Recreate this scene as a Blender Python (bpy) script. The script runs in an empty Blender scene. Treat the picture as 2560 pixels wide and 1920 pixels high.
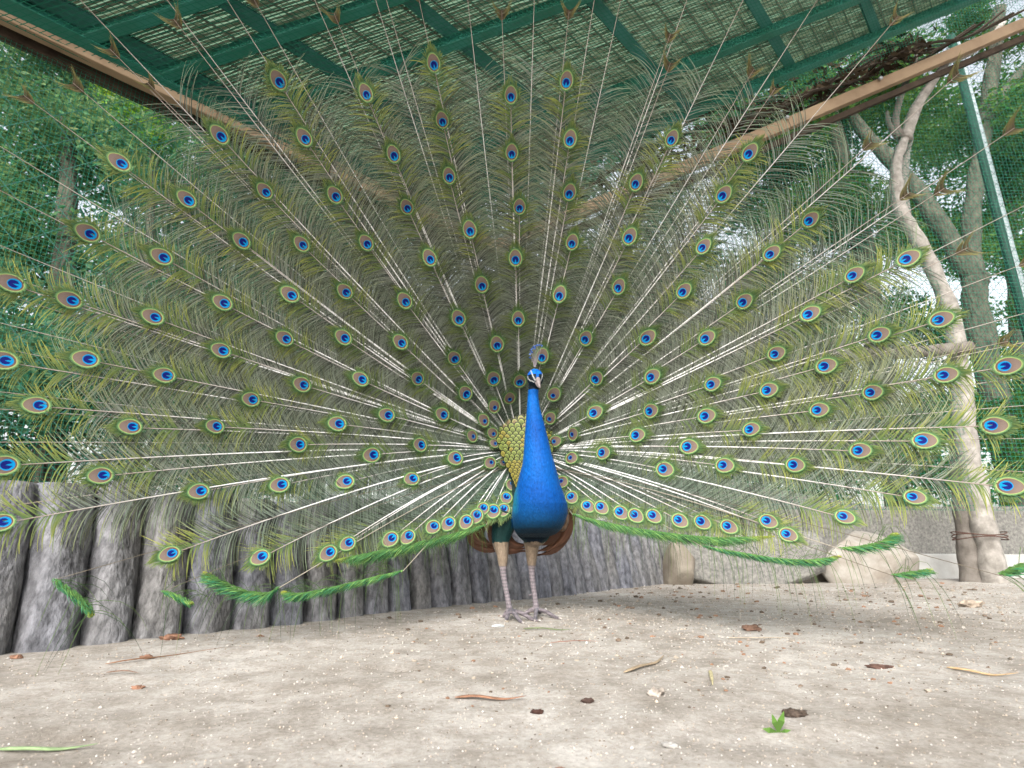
import bpy, math, random
import numpy as np
from mathutils import Vector, Matrix

random.seed(7)
rng = np.random.default_rng(7)
sc = bpy.context.scene
COL = sc.collection

# ------------------------------------------------------------------ camera
CAM_H = 0.253
PITCH = math.atan(404 / 1422)
cam_d = bpy.data.cameras.new('camera')
cam = bpy.data.objects.new('camera', cam_d)
COL.objects.link(cam)
cam.location = (0, 0, CAM_H)
cam.rotation_euler = (math.radians(90) + PITCH, 0, 0)
cam_d.sensor_width = 36
cam_d.lens = 20
cam_d.clip_start = 0.02
cam_d.clip_end = 500
cam_d.dof.use_dof = True
cam_d.dof.focus_distance = 1.65
cam_d.dof.aperture_fstop = 7.0
sc.camera = cam
sc.cycles.use_adaptive_sampling = True
sc.cycles.adaptive_threshold = 0.03
sc.cycles.max_bounces = 4
sc.cycles.diffuse_bounces = 2
sc.cycles.glossy_bounces = 2
sc.cycles.transmission_bounces = 3

# ------------------------------------------------------------------ sky and sun
SUN_EL, SUN_AZ = math.radians(36), math.radians(194)     # azimuth clockwise from +Y
w = bpy.data.worlds.new('World')
sc.world = w
w.use_nodes = True
nt = w.node_tree
bg = nt.nodes['Background']
sky = nt.nodes.new('ShaderNodeTexSky')
sky.sky_type = 'NISHITA'
sky.sun_disc = False
sky.sun_elevation = SUN_EL
sky.sun_rotation = SUN_AZ
sky.dust_density = 4.0
sky.air_density = 1.3
sky.ozone_density = 1.0
hs = nt.nodes.new('ShaderNodeHueSaturation')          # thin white overcast veils the blue
hs.inputs['Saturation'].default_value = 0.3
nt.links.new(sky.outputs[0], hs.inputs['Color'])
nt.links.new(hs.outputs[0], bg.inputs[0])
bg.inputs[1].default_value = 0.15
sun_d = bpy.data.lights.new('sun', 'SUN')
sun_d.energy = 1.0
sun_d.angle = math.radians(25)
sun_d.color = (1.0, 0.985, 0.96)
sun = bpy.data.objects.new('sun', sun_d)
COL.objects.link(sun)
sd = Vector((math.sin(SUN_AZ) * math.cos(SUN_EL), math.cos(SUN_AZ) * math.cos(SUN_EL), math.sin(SUN_EL)))
sun.rotation_euler = (-sd).to_track_quat('-Z', 'Y').to_euler()
sc.view_settings.view_transform = 'Standard'
sc.view_settings.look = 'None'
sc.view_settings.gamma = 1
sc.view_settings.exposure = 1.35

# ------------------------------------------------------------------ measuring helpers (photograph is 2560 x 1920)
FPX = 1422.0
def ray(x, y):
    cx, cy = (x - 1280) / FPX, (960 - y) / FPX
    return np.array([cx, math.cos(PITCH) - cy * math.sin(PITCH), math.sin(PITCH) + cy * math.cos(PITCH)])
def gz(x, y, z=0.0):
    r = ray(x, y)
    return np.array([0, 0, CAM_H]) + r * ((z - CAM_H) / r[2])
def at(x, y, Y):
    r = ray(x, y)
    return np.array([0, 0, CAM_H]) + r * (Y / r[1])
def nrm(v):
    v = np.asarray(v, float)
    return v / np.maximum(np.linalg.norm(v, axis=-1, keepdims=True), 1e-9)

# ------------------------------------------------------------------ material helpers
def mat(name, color=(.5, .5, .5), rough=.6, spec=.3, attr=False, trans=0.0, noise=None, bump=None, metal=0.0, tint2=None, nscale=8.0, coat=0.0, stretch=None):
    m = bpy.data.materials.new(name)
    m.use_nodes = True
    t = m.node_tree
    p = t.nodes['Principled BSDF']
    p.inputs['Roughness'].default_value = rough
    p.inputs['Specular IOR Level'].default_value = spec
    p.inputs['Metallic'].default_value = metal
    p.inputs['Coat Weight'].default_value = coat
    p.inputs['Base Color'].default_value = (*color, 1)
    src = None
    if attr:
        a = t.nodes.new('ShaderNodeAttribute')
        a.attribute_name = 'Col'
        src = a.outputs['Color']
    if tint2 is not None or noise:
        tc = t.nodes.new('ShaderNodeTexCoord')
        n = t.nodes.new('ShaderNodeTexNoise')
        n.inputs['Scale'].default_value = nscale
        n.inputs['Detail'].default_value = 8
        n.inputs['Roughness'].default_value = .65
        vec_ = tc.outputs['Object']
        if stretch:
            mp = t.nodes.new('ShaderNodeMapping'); mp.inputs['Scale'].default_value = stretch
            t.links.new(vec_, mp.inputs['Vector']); vec_ = mp.outputs[0]
        t.links.new(vec_, n.inputs['Vector'])
        r = t.nodes.new('ShaderNodeMapRange')
        r.inputs[1].default_value = .35
        r.inputs[2].default_value = .65
        t.links.new(n.outputs['Fac'], r.inputs[0])
        mx = t.nodes.new('ShaderNodeMix')
        mx.data_type = 'RGBA'
        if tint2 is not None:
            t.links.new(r.outputs[0], mx.inputs['Factor'])
            if src: t.links.new(src, mx.inputs[6])
            else: mx.inputs[6].default_value = (*color, 1)
            mx.inputs[7].default_value = (*tint2, 1)
            src = mx.outputs[2]
        else:
            mx.blend_type = 'MULTIPLY'
            mx.inputs['Factor'].default_value = noise
            if src: t.links.new(src, mx.inputs[6])
            else: mx.inputs[6].default_value = (*color, 1)
            t.links.new(r.outputs[0], mx.inputs[7])
            src = mx.outputs[2]
    if src: t.links.new(src, p.inputs['Base Color'])
    if bump:
        tc = t.nodes.new('ShaderNodeTexCoord')
        n2 = t.nodes.new('ShaderNodeTexNoise')
        n2.inputs['Scale'].default_value = bump[0]
        n2.inputs['Detail'].default_value = 6
        vec_ = tc.outputs['Object']
        if stretch:
            mp = t.nodes.new('ShaderNodeMapping'); mp.inputs['Scale'].default_value = stretch
            t.links.new(vec_, mp.inputs['Vector']); vec_ = mp.outputs[0]
        t.links.new(vec_, n2.inputs['Vector'])
        b = t.nodes.new('ShaderNodeBump')
        b.inputs['Strength'].default_value = bump[1]
        b.inputs['Distance'].default_value = bump[2]
        t.links.new(n2.outputs['Fac'], b.inputs['Height'])
        t.links.new(b.outputs[0], p.inputs['Normal'])
    if trans > 0:
        tr = t.nodes.new('ShaderNodeBsdfTranslucent')
        if src: t.links.new(src, tr.inputs[0])
        else: tr.inputs[0].default_value = (*color, 1)
        ms = t.nodes.new('ShaderNodeMixShader')
        ms.inputs[0].default_value = trans
        t.links.new(p.outputs[0], ms.inputs[1])
        t.links.new(tr.outputs[0], ms.inputs[2])
        t.links.new(ms.outputs[0], t.nodes['Material Output'].inputs[0])
    return m

def tag(o, label=None, cat=None, group=None, kind=None):
    if label: o['label'] = label
    if cat: o['category'] = cat
    if group: o['group'] = group
    if kind: o['kind'] = kind
    return o

WORLD = {}
def setpar(o, parent):
    if parent is None: return
    o.parent = parent
    o.matrix_parent_inverse = WORLD.get(parent.name, Matrix.Identity(4)).inverted()

def empty(name, loc):
    o = bpy.data.objects.new(name, None)
    o.location = loc
    o.empty_display_size = .05
    COL.objects.link(o)
    WORLD[o.name] = Matrix.Translation(Vector(loc))
    return o

def mesh_np(name, V, F, col=None, smooth=True):
    V = np.asarray(V, np.float32)
    F = np.asarray(F, np.int32)
    me = bpy.data.meshes.new(name)
    k = F.shape[1]
    me.vertices.add(len(V))
    me.vertices.foreach_set('co', V.ravel())
    me.loops.add(F.size)
    me.loops.foreach_set('vertex_index', F.ravel())
    me.polygons.add(len(F))
    me.polygons.foreach_set('loop_start', np.arange(0, F.size, k, dtype=np.int32))
    me.polygons.foreach_set('use_smooth', np.full(len(F), smooth))
    me.update(calc_edges=True)
    if col is not None:
        a = me.color_attributes.new('Col', 'FLOAT_COLOR', 'POINT')
        c4 = np.ones((len(V), 4), np.float32)
        c4[:, :3] = col
        a.data.foreach_set('color', c4.ravel())
    return me

def obj(name, me, material=None, parent=None, matrix=None):
    if material is not None and not me.materials: me.materials.append(material)
    o = bpy.data.objects.new(name, me)
    COL.objects.link(o)
    if matrix is not None:
        o.matrix_basis = matrix
        WORLD[o.name] = matrix
    setpar(o, parent)
    return o

class MB:
    """collects quads / tris (as quads) into one mesh"""
    def __init__(s): s.V = []; s.F = []; s.C = []; s.n = 0
    def add(s, V, F, C=None):
        V = np.asarray(V, float); F = np.asarray(F, int)
        s.V.append(V); s.F.append(F + s.n); s.n += len(V)
        if C is not None: s.C.append(np.broadcast_to(np.asarray(C, float), (len(V), 3)))
    def mesh(s, name, smooth=True):
        return mesh_np(name, np.concatenate(s.V), np.concatenate(s.F), np.concatenate(s.C) if s.C else None, smooth)

def sines(P, f, seed, n=6):
    r = np.random.default_rng(seed)
    out = np.zeros(len(P))
    for i in range(n):
        k = nrm(r.normal(size=3)) * f * (0.6 + .9 * r.random())
        out += np.sin(P @ k + r.random() * 6.28)
    return out / n

def tube(path, rad, n=8, cap=True, flat=None):
    """quads of a tube; rad scalar or per point (or (rx, ry))"""
    P = np.asarray(path, float)
    m = len(P)
    R = np.asarray(rad, float)
    if R.ndim == 0: R = np.full((m, 2), float(R))
    elif R.ndim == 1: R = np.stack([R, R], 1)
    T = nrm(np.gradient(P, axis=0))
    ref = np.array([0, 0, 1.0]) if abs(T[0] @ [0, 0, 1]) < .9 else np.array([0, 1.0, 0])
    A = np.zeros_like(P)
    a = nrm(np.cross(T[0], ref))
    for i in range(m):
        a = nrm(a - (a @ T[i]) * T[i])
        A[i] = a
    B = np.cross(T, A)
    th = np.linspace(0, 2 * math.pi, n, endpoint=False)
    V = P[:, None] + A[:, None] * (np.cos(th)[None, :, None] * R[:, 0, None, None]) + B[:, None] * (np.sin(th)[None, :, None] * R[:, 1, None, None])
    V = V.reshape(-1, 3)
    i, j = np.meshgrid(np.arange(m - 1), np.arange(n), indexing='ij')
    F = np.stack([i * n + j, i * n + (j + 1) % n, (i + 1) * n + (j + 1) % n, (i + 1) * n + j], -1).reshape(-1, 4)
    if cap:
        c0, c1 = len(V), len(V) + 1
        V = np.vstack([V, P[0], P[-1]])
        jj = np.arange(0, n, 2)
        F = np.vstack([F, np.stack([np.full_like(jj, c0), (jj + 2) % n, (jj + 1) % n, jj], 1),
                       np.stack([np.full_like(jj, c1), (m - 1) * n + jj, (m - 1) * n + (jj + 1) % n, (m - 1) * n + (jj + 2) % n], 1)])
    return V, F

def spline(pts, n):
    P = np.asarray(pts, float)
    t = np.linspace(0, len(P) - 1, n)
    i = np.clip(t.astype(int), 0, len(P) - 2)
    u = (t - i)[:, None]
    p0 = P[np.maximum(i - 1, 0)]; p1 = P[i]; p2 = P[i + 1]; p3 = P[np.minimum(i + 2, len(P) - 1)]
    return .5 * ((2 * p1) + (-p0 + p2) * u + (2 * p0 - 5 * p1 + 4 * p2 - p3) * u ** 2 + (-p0 + 3 * p1 - 3 * p2 + p3) * u ** 3)

BOXF = np.array([[0, 1, 3, 2], [4, 6, 7, 5], [0, 4, 5, 1], [2, 3, 7, 6], [0, 2, 6, 4], [1, 5, 7, 3]])
def bar(p0, p1, w, h, up=(0, 0, 1)):
    p0 = np.asarray(p0, float); p1 = np.asarray(p1, float)
    d = nrm(p1 - p0)
    s = nrm(np.cross(d, up)); u = np.cross(s, d)
    V = [p + s * a * w / 2 + u * b * h / 2 for p in (p0, p1) for a in (-1, 1) for b in (-1, 1)]
    return np.array(V), BOXF
def bevel(o, w=.004, seg=2):
    b = o.modifiers.new('bevel', 'BEVEL')
    b.width = w; b.segments = seg; b.limit_method = 'ANGLE'
    return o

ICO_V = None
def ico():
    g = (1 + 5 ** .5) / 2
    V = nrm(np.array([[-1, g, 0], [1, g, 0], [-1, -g, 0], [1, -g, 0], [0, -1, g], [0, 1, g], [0, -1, -g], [0, 1, -g], [g, 0, -1], [g, 0, 1], [-g, 0, -1], [-g, 0, 1]]))
    F = np.array([[0, 11, 5], [0, 5, 1], [0, 1, 7], [0, 7, 10], [0, 10, 11], [1, 5, 9], [5, 11, 4], [11, 10, 2], [10, 7, 6], [7, 1, 8], [3, 9, 4], [3, 4, 2], [3, 2, 6], [3, 6, 8], [3, 8, 9], [4, 9, 5], [2, 4, 11], [6, 2, 10], [8, 6, 7], [9, 8, 1]])
    return V, F
def subdiv(V, F, k=1):
    for _ in range(k):
        V = list(map(tuple, V)); cache = {}; NF = []
        def mid(a, b):
            key = (min(a, b), max(a, b))
            if key not in cache:
                p = nrm((np.array(V[a]) + np.array(V[b])) / 2)
                V.append(tuple(p)); cache[key] = len(V) - 1
            return cache[key]
        for a, b, c in F:
            ab, bc, ca = mid(a, b), mid(b, c), mid(c, a)
            NF += [[a, ab, ca], [b, bc, ab], [c, ca, bc], [ab, bc, ca]]
        V = np.array(V); F = np.array(NF)
    return V, F
ICO0 = ico(); ICO2 = subdiv(*ICO0, 2); ICO3 = subdiv(*ICO0, 3); ICO4 = subdiv(*ICO0, 4)

# ================================================================== GROUND
def ground_mat():
    m = bpy.data.materials.new('sandy_soil'); m.use_nodes = True
    t = m.node_tree; p = t.nodes['Principled BSDF']
    p.inputs['Roughness'].default_value = .95; p.inputs['Specular IOR Level'].default_value = .1
    tc = t.nodes.new('ShaderNodeTexCoord')
    def noise(s, d=6, r=.6):
        n = t.nodes.new('ShaderNodeTexNoise'); n.inputs['Scale'].default_value = s; n.inputs['Detail'].default_value = d; n.inputs['Roughness'].default_value = r
        t.links.new(tc.outputs['Object'], n.inputs['Vector']); return n
    def ramp(n, stops):
        r = t.nodes.new('ShaderNodeValToRGB')
        while len(r.color_ramp.elements) < len(stops): r.color_ramp.elements.new(.5)
        for e, (q, c) in zip(r.color_ramp.elements, stops): e.position = q; e.color = (*c, 1)
        t.links.new(n.outputs['Fac'], r.inputs[0]); return r
    big = ramp(noise(1.7, 5), [(.34, (.30, .272, .24)), (.5, (.385, .357, .325)), (.66, (.46, .435, .405))])
    fine = ramp(noise(120, 4, .8), [(.3, (.68, .65, .61)), (.5, (1, 1, 1)), (.68, (1.25, 1.24, 1.22))])
    mx = t.nodes.new('ShaderNodeMix'); mx.data_type = 'RGBA'; mx.blend_type = 'MULTIPLY'; mx.inputs['Factor'].default_value = .85
    t.links.new(big.outputs[0], mx.inputs[6]); t.links.new(fine.outputs[0], mx.inputs[7])
    mid = ramp(noise(14, 5, .7), [(.38, (.72, .69, .65)), (.6, (1.1, 1.1, 1.1))])
    mx2 = t.nodes.new('ShaderNodeMix'); mx2.data_type = 'RGBA'; mx2.blend_type = 'MULTIPLY'; mx2.inputs['Factor'].default_value = .8
    t.links.new(mx.outputs[2], mx2.inputs[6]); t.links.new(mid.outputs[0], mx2.inputs[7])
    t.links.new(mx2.outputs[2], p.inputs['Base Color'])
    b = t.nodes.new('ShaderNodeBump'); b.inputs['Strength'].default_value = .7; b.inputs['Distance'].default_value = .004
    t.links.new(noise(160, 8, .75).outputs['Fac'], b.inputs['Height'])
    t.links.new(b.outputs[0], p.inputs['Normal'])
    return m
M_soil = ground_mat()
def ground_h(x, y):
    P = np.stack([x, y, 0 * x], 1)
    r_ = np.random.default_rng(5); dent = np.zeros(len(x))
    for _ in range(60):
        cx_, cy_ = r_.uniform(-.9, 2.2), r_.uniform(.75, 3.6); a_ = r_.uniform(0, 3.14); sx_, sy_ = r_.uniform(.03, .09), r_.uniform(.015, .035)
        dx_, dy_ = x - cx_, y - cy_; u_ = dx_ * math.cos(a_) + dy_ * math.sin(a_); v_ = -dx_ * math.sin(a_) + dy_ * math.cos(a_)
        q_ = (u_ / sx_) ** 2 + (v_ / sy_) ** 2
        dent += r_.uniform(.003, .009) * np.where(q_ < 9, (-1 + .45 * q_) * np.exp(-q_ * .8), 0)
    return dent + .006 * sines(P, 3.5, 1) + .005 * sines(P, 11, 2) + .0035 * sines(P, 34, 3) + .0025 * sines(P, 80, 4, 8)
gx = np.concatenate([[-200, -60, -25, -12, -6, -4], np.arange(-2.6, 4.6, .026), [5, 6.5, 9, 14, 28, 60, 200]])
gy = np.concatenate([[-60, -20, -8, -3, -1, 0, .3], np.arange(.5, 1.6, .016), np.arange(1.6, 5.4, .03), [5.8, 6.5, 8, 11, 16, 30, 80, 300]])
GX, GY = np.meshgrid(gx, gy, indexing='ij')
hz = ground_h(GX.ravel(), GY.ravel())
V = np.stack([GX.ravel(), GY.ravel(), hz], 1)
ny = len(gy)
i, j = np.meshgrid(np.arange(len(gx) - 1), np.arange(ny - 1), indexing='ij')
F = np.stack([i * ny + j, (i + 1) * ny + j, (i + 1) * ny + j + 1, i * ny + j + 1], -1).reshape(-1, 4)
tag(obj('ground', mesh_np('ground', V, F), M_soil), 'pale sandy soil floor of the aviary with grit', kind='structure')

# grit: nobody could count it
M_stone = mat('grit_stone', attr=True, rough=.85, spec=.2)
N = 24000
yy = .62 + 3.6 * rng.random(N) ** 1.7
xx = (rng.random(N) * 2 - 1) * (yy * .98 + .15)
xx = np.where(xx < (-1.05 + (yy - 1.62) * .82), rng.random(N) * yy * .9, xx)
sz = .0006 + .0014 * rng.random(N) ** 2 + (rng.random(N) < .012) * .0028 * rng.random(N)
sz *= np.clip(yy / 1.0, 1.0, 1.9)
oc = np.array([[1, 0, 0], [-1, 0, 0], [0, 1, 0], [0, -1, 0], [0, 0, 1], [0, 0, -1.0]])
of = np.array([[0, 2, 4], [2, 1, 4], [1, 3, 4], [3, 0, 4], [2, 0, 5], [1, 2, 5], [3, 1, 5], [0, 3, 5]])
OV = oc[None] * (sz[:, None, None] * (.7 + .6 * rng.random((N, 6, 1))))
an = rng.random(N) * 6.28
ca, sa = np.cos(an)[:, None], np.sin(an)[:, None]
OV = np.stack([OV[..., 0] * ca - OV[..., 1] * sa, OV[..., 0] * sa + OV[..., 1] * ca, OV[..., 2] * .8], -1)
OV += np.stack([xx, yy, ground_h(xx, yy) + sz * .3], 1)[:, None]
pal = np.array([[.45, .41, .37], [.52, .50, .47], [.35, .30, .25], [.23, .19, .15], [.42, .35, .28], [.12, .1, .08]])
pc = pal[rng.choice(6, N, p=[.28, .05, .30, .17, .14, .06])] * (.8 + .4 * rng.random((N, 1)))
tag(obj('grit', mesh_np('grit', OV.reshape(-1, 3), (of[None] + 6 * np.arange(N)[:, None, None]).reshape(-1, 3), np.repeat(pc, 6, 0), False), M_stone),
    'fine pale grit strewn over the sandy floor', 'grit', kind='stuff')

# darker soil crumbs scattered over the back and right of the floor
N2 = 1300
cy_ = 1.0 + 3.2 * rng.random(N2) ** .8; cx_ = (-.25 + 1.2 * rng.random(N2)) * cy_ * .85
ok_ = cx_ > (-.95 + (cy_ - 1.62) * .82); cx_, cy_ = cx_[ok_], cy_[ok_]; N2 = len(cx_)
cs_ = .0016 + .006 * rng.random(N2) ** 3.5 * np.clip(cy_ / 1.6, .6, 2)
iv, if_ = ICO0
CV = iv[None] * cs_[:, None, None] * (.55 + .8 * rng.random((N2, 12, 1))) * np.array([1.2, 1.0, .65]) + np.stack([cx_, cy_, ground_h(cx_, cy_) + cs_ * .25], 1)[:, None]
cc_ = np.array([[.16, .12, .09], [.10, .075, .055], [.30, .26, .21], [.22, .13, .085]])[rng.choice(4, N2)] * (.8 + .4 * rng.random((N2, 1)))
tag(obj('soil_crumbs', mesh_np('soil_crumbs', CV.reshape(-1, 3), (if_[None] + 12 * np.arange(N2)[:, None, None]).reshape(-1, 3), np.repeat(cc_, 12, 0), False), M_stone),
    'dark soil crumbs scattered over the back of the floor', 'soil', kind='stuff')

# ================================================================== LOG EDGING (left, runs back to the right)
M_log = mat('weathered_log', attr=True, rough=.9, spec=.15, noise=.6, nscale=52, bump=(80, 1.0, .010), stretch=(1, 1, .5))
f0 = np.array([-1.75, .96]); f1 = np.array([1.02, 4.16])
fl = np.linalg.norm(f1 - f0); fd = (f1 - f0) / fl
edging = empty('log_edging', (*((f0 + f1) / 2), 0))
tag(edging, 'row of grey weathered upright logs edging the bed behind the peacock', 'fence')
s = 0.0; k = 0
while s < fl:
    wd = .125 + .035 * random.random() if s < 1.2 else .115 + .03 * random.random()
    c = f0 + fd * (s + wd / 2)
    hgt = .405 + .05 * random.random()
    nth, nz_ = 28, 18
    th = np.linspace(0, 2 * math.pi, nth, endpoint=False)
    zz = np.concatenate([np.linspace(-.06, hgt - .02, nz_ - 3), [hgt - .006, hgt, hgt]])
    rr = np.concatenate([np.ones(nz_ - 3), [.93, .8, .02]]) * wd / 2
    TH, ZZ = np.meshgrid(th, zz, indexing='xy')
    RR = np.broadcast_to(rr[:, None], TH.shape)
    ph = random.random() * 50
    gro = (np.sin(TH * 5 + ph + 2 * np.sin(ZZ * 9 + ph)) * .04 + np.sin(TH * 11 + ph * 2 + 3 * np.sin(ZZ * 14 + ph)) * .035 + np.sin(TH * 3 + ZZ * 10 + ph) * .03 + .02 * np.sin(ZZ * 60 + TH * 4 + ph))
    taper = 1 - .12 * np.clip((.10 - ZZ) / .12, 0, 1) + .03 * np.sin(ZZ * 12 + ph)
    R2 = RR * (1 + gro) * taper
    lean = (random.random() - .5) * .06
    X = c[0] + R2 * np.cos(TH) + (lean - fd[1] * .24) * ZZ; Y = c[1] + R2 * np.sin(TH) + fd[0] * .24 * ZZ
    V = np.stack([X, Y, ZZ], -1).reshape(-1, 3)
    i, j = np.meshgrid(np.arange(nz_ - 1), np.arange(nth), indexing='ij')
    F = np.stack([i * nth + j, i * nth + (j + 1) % nth, (i + 1) * nth + (j + 1) % nth, (i + 1) * nth + j], -1).reshape(-1, 4)
    base = np.array([.215, .22, .25]) * (.85 + .35 * random.random())
    tan = np.array([.25, .24, .225])
    mixv = np.clip(.5 + 1.2 * sines(V * [1, 1, .45], 26, 100 + k), 0, 1)[:, None] * .7
    colr = base * (1 - mixv) + tan * mixv
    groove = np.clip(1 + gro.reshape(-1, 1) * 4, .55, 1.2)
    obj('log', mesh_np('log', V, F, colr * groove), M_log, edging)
    s += wd * .93; k += 1

# raised planting soil behind the logs
nb = np.array([-fd[1], fd[0]])
bank_pts = []
for a in np.linspace(0, 1, 24):
    for q, z in ((.14, .28), (.3, .34), (.8, .36), (2.5, .36), (6, .3)):
        p = f0 + (f1 - f0) * a + nb * q
        bank_pts.append((p[0], p[1], z + .02 * math.sin(a * 37 + q * 5)))
i, j = np.meshgrid(np.arange(23), np.arange(4), indexing='ij')
tag(obj('planting_bed', mesh_np('planting_bed', bank_pts, np.stack([i * 5 + j, i * 5 + j + 1, (i + 1) * 5 + j + 1, (i + 1) * 5 + j], -1).reshape(-1, 4)),
    mat('bed_soil', (.10, .08, .06), .95, .1, noise=.6, nscale=12, bump=(30, .8, .03))), 'dark raised soil bed behind the log edging', kind='structure')

# ================================================================== RIGHT BACK: walls, blocks, rocks
M_conc = mat('exposed_aggregate', (.28, .27, .245), .9, .15, tint2=(.13, .128, .12), nscale=45, bump=(60, .9, .008))
M_conc2 = mat('smooth_concrete', (.48, .48, .46), .85, .2, tint2=(.38, .37, .35), nscale=7, bump=(40, .3, .003))
M_rock = mat('pale_rock', (.35, .33, .295), .9, .15, tint2=(.24, .21, .175), nscale=9, bump=(28, .8, .01))
def rock(name, c, size, seed, rz=0, material=None, squared=.0, label='', cat='rock'):
    V, F = ICO4[0].copy(), ICO4[1]
    if squared:
        V = np.sign(V) * np.abs(V) ** (1 - squared)
    V = V * (1 + .13 * sines(V, 2.6, seed)[:, None] + .06 * sines(V, 7, seed + 1)[:, None] + .022 * sines(V, 19, seed + 2)[:, None])
    pl = np.random.default_rng(seed)
    for _ in range(7):                                     # broken faces
        n = nrm(pl.normal(size=3)); d = .72 + .2 * pl.random()
        ex = np.maximum(V @ n - d, 0)
        V = V - ex[:, None] * n * .85
    V = V * (np.array(size) / 2)
    cr, sr = math.cos(rz), math.sin(rz)
    V = V @ np.array([[cr, sr, 0], [-sr, cr, 0], [0, 0, 1]])
    V = V + np.array(c)
    o = obj(name, mesh_np(name, V, F), material or M_rock)
    return tag(o, label, cat)
rock('rock_slab', (1.13, 4.10, .10), (.2, .34, .38), 31, .25, mat('brown_rock', (.27, .24, .195), .9, .15, tint2=(.17, .14, .11), nscale=6, bump=(22, .8, .012)), .2, 'narrow tan rock slab leaning beside the last edging log')
rock('concrete_block', (1.68, 4.24, .13), (1.02, .36, .46), 37, .03, M_conc, .55, 'low grey exposed aggregate concrete block, moss along its foot', 'block')
rock('pale_boulder', (2.56, 4.36, .12), (.78, .46, .46), 44, .1, None, .35, 'pale angular boulder between the concrete block and the perch pole')
rock('low_stone', (2.16, 4.46, .08), (.5, .3, .32), 52, .2, None, .3, 'brown low stone wedged behind the pale boulder')
def wall_obj(name, pts, th, label, material):
    b = MB()
    P = np.array(pts, float)          # (x, y, ztop)
    top, bot = [], []
    V = []
    for (x, y, z) in P:
        for dy in (0, th):
            V += [(x, y + dy, -.1), (x, y + dy, z)]
    F = []
    for q in range(len(P) - 1):
        a = q * 4; c = a + 4
        F += [[a, c, c + 1, a + 1], [a + 3, c + 3, c + 2, a + 2], [a + 1, c + 1, c + 3, a + 3]]
    F += [[0, 1, 3, 2], [len(V) - 4, len(V) - 2, len(V) - 1, len(V) - 3]]
    o = obj(name, mesh_np(name, V, F, smooth=False), material)
    return bevel(tag(o, label, 'wall'), .012)
wall_obj('retaining_wall', [(.9, 4.45, .86), (1.5, 4.6, .82), (2.2, 4.76, .70), (3.1, 4.95, .575)], .2, 'grey aggregate retaining wall sloping down behind the concrete block', M_conc)
wall_obj('low_wall', [(3.11, 4.97, .575), (6.5, 5.3, .60)], .2, 'low flat-topped aggregate wall behind the perch pole', M_conc)
wall_obj('kerb_ledge', [(2.35, 4.74, .20), (3.2, 4.80, .19), (6.5, 5.10, .17)], .16, 'pale smooth concrete kerb at the foot of the low wall', M_conc2)

# ================================================================== ROOF, NETS, TIMBERS
EAVE_Z = 2.5
e0 = gz(0, 19, EAVE_Z); e1 = gz(684, 362, EAVE_Z)
U = nrm(e1 - e0)                                   # along the eave, away from the camera
n1 = np.cross(ray(1949, 369), ray(2536, 117))
B = np.array([1.0, .04, 0]); B[2] = -(n1[0] * B[0] + n1[1] * B[1]) / n1[2]
B = nrm(B)
RN = nrm(np.cross(B, U)); RN = RN if RN[2] > 0 else -RN
def roofpt(x, y, off=0.0):
    o = np.array([0, 0, CAM_H]); d = ray(x, y)
    return o + d * (((e0 + RN * off - o) @ RN) / (d @ RN))
def eave_s(x): return (roofpt(x, 19 + .5 * x) - e0) @ U
M_green = mat('green_painted_steel', (.012, .105, .062), .5, .4, tint2=(.02, .16, .12), nscale=5)
M_green2 = mat('blue_green_batten', (.04, .17, .15), .6, .3, tint2=(.025, .12, .09), nscale=6)
M_wood = mat('planed_timber', (.34, .245, .155), .65, .25, tint2=(.25, .17, .105), nscale=3, bump=(30, .3, .002))
M_net = mat('green_net_cord', (.012, .13, .08), .7, .2)
M_net2 = mat('dark_wire', (.012, .035, .024), .6, .3)
roof = empty('shade_roof', e0 + U * 1.5 + B * .1)
tag(roof, 'sloping green framed shade roof covered with reed matting', 'roof')
s_lo, s_hi = -1.35, eave_s(1046)
BL = 6.2
for ex in (-60, 164, 353, 560, 895, 1046):
    p = e0 + U * eave_s(ex)
    V, F = bar(p + B * .06 - RN * .06, p + B * BL - RN * .06, .055, .10, RN)
    bevel(obj('rafter', mesh_np('rafter', V, F, smooth=False), M_green, roof), .006)
V, F = bar(e0 + U * s_lo - RN * .05 + B * .06, e0 + U * (s_hi + .06) - RN * .05 + B * .06, .09, .14, RN)
bevel(obj('eave_rail', mesh_np('eave_rail', V, F, smooth=False), M_green, roof), .006)
for (bx, by) in ((300, 96), (640, 52), (1130, 85), (1580, 116), (1935, 100), (2180, 60)):
    q = roofpt(bx, by) - e0
    # solve q = a U + b B
    A2 = np.array([[1, U @ B], [U @ B, 1]]); ab = np.linalg.solve(A2, [q @ U, q @ B])
    V, F = bar(e0 + B * ab[1] + U * s_lo - RN * .012, e0 + B * ab[1] + U * s_hi - RN * .012, .075, .022, RN)
    obj('batten', mesh_np('batten', V, F, smooth=False), M_green2, roof)
# reeds of the matting, each one its own piece
M_reed = mat('grey_reed', attr=True, rough=.85, spec=.15, trans=.45)
sr_ = s_lo; k = 0
while sr_ < s_hi + .02:
    pit = .0172 + .003 * random.random()
    nseg = 110
    tt = np.linspace(-.1, BL, nseg)
    P = e0 + U * sr_ + tt[:, None] * B + RN * (.014 + .003 * rng.normal(size=(nseg, 1))) + U * (.0022 * rng.normal(size=(nseg, 1)))
    rad = (.0070 + .0013 * rng.normal(size=nseg)).clip(.004, .0102)
    V, F = tube(P, rad, 4, False)
    base = np.array([.42, .47, .34]) * (.6 + .7 * random.random())
    c = base * (.75 + .5 * rng.random((nseg, 1)))
    obj('reed', mesh_np('reed', V, F, np.repeat(c, 4, 0), True), M_reed, roof)
    sr_ += pit; k += 1
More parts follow.
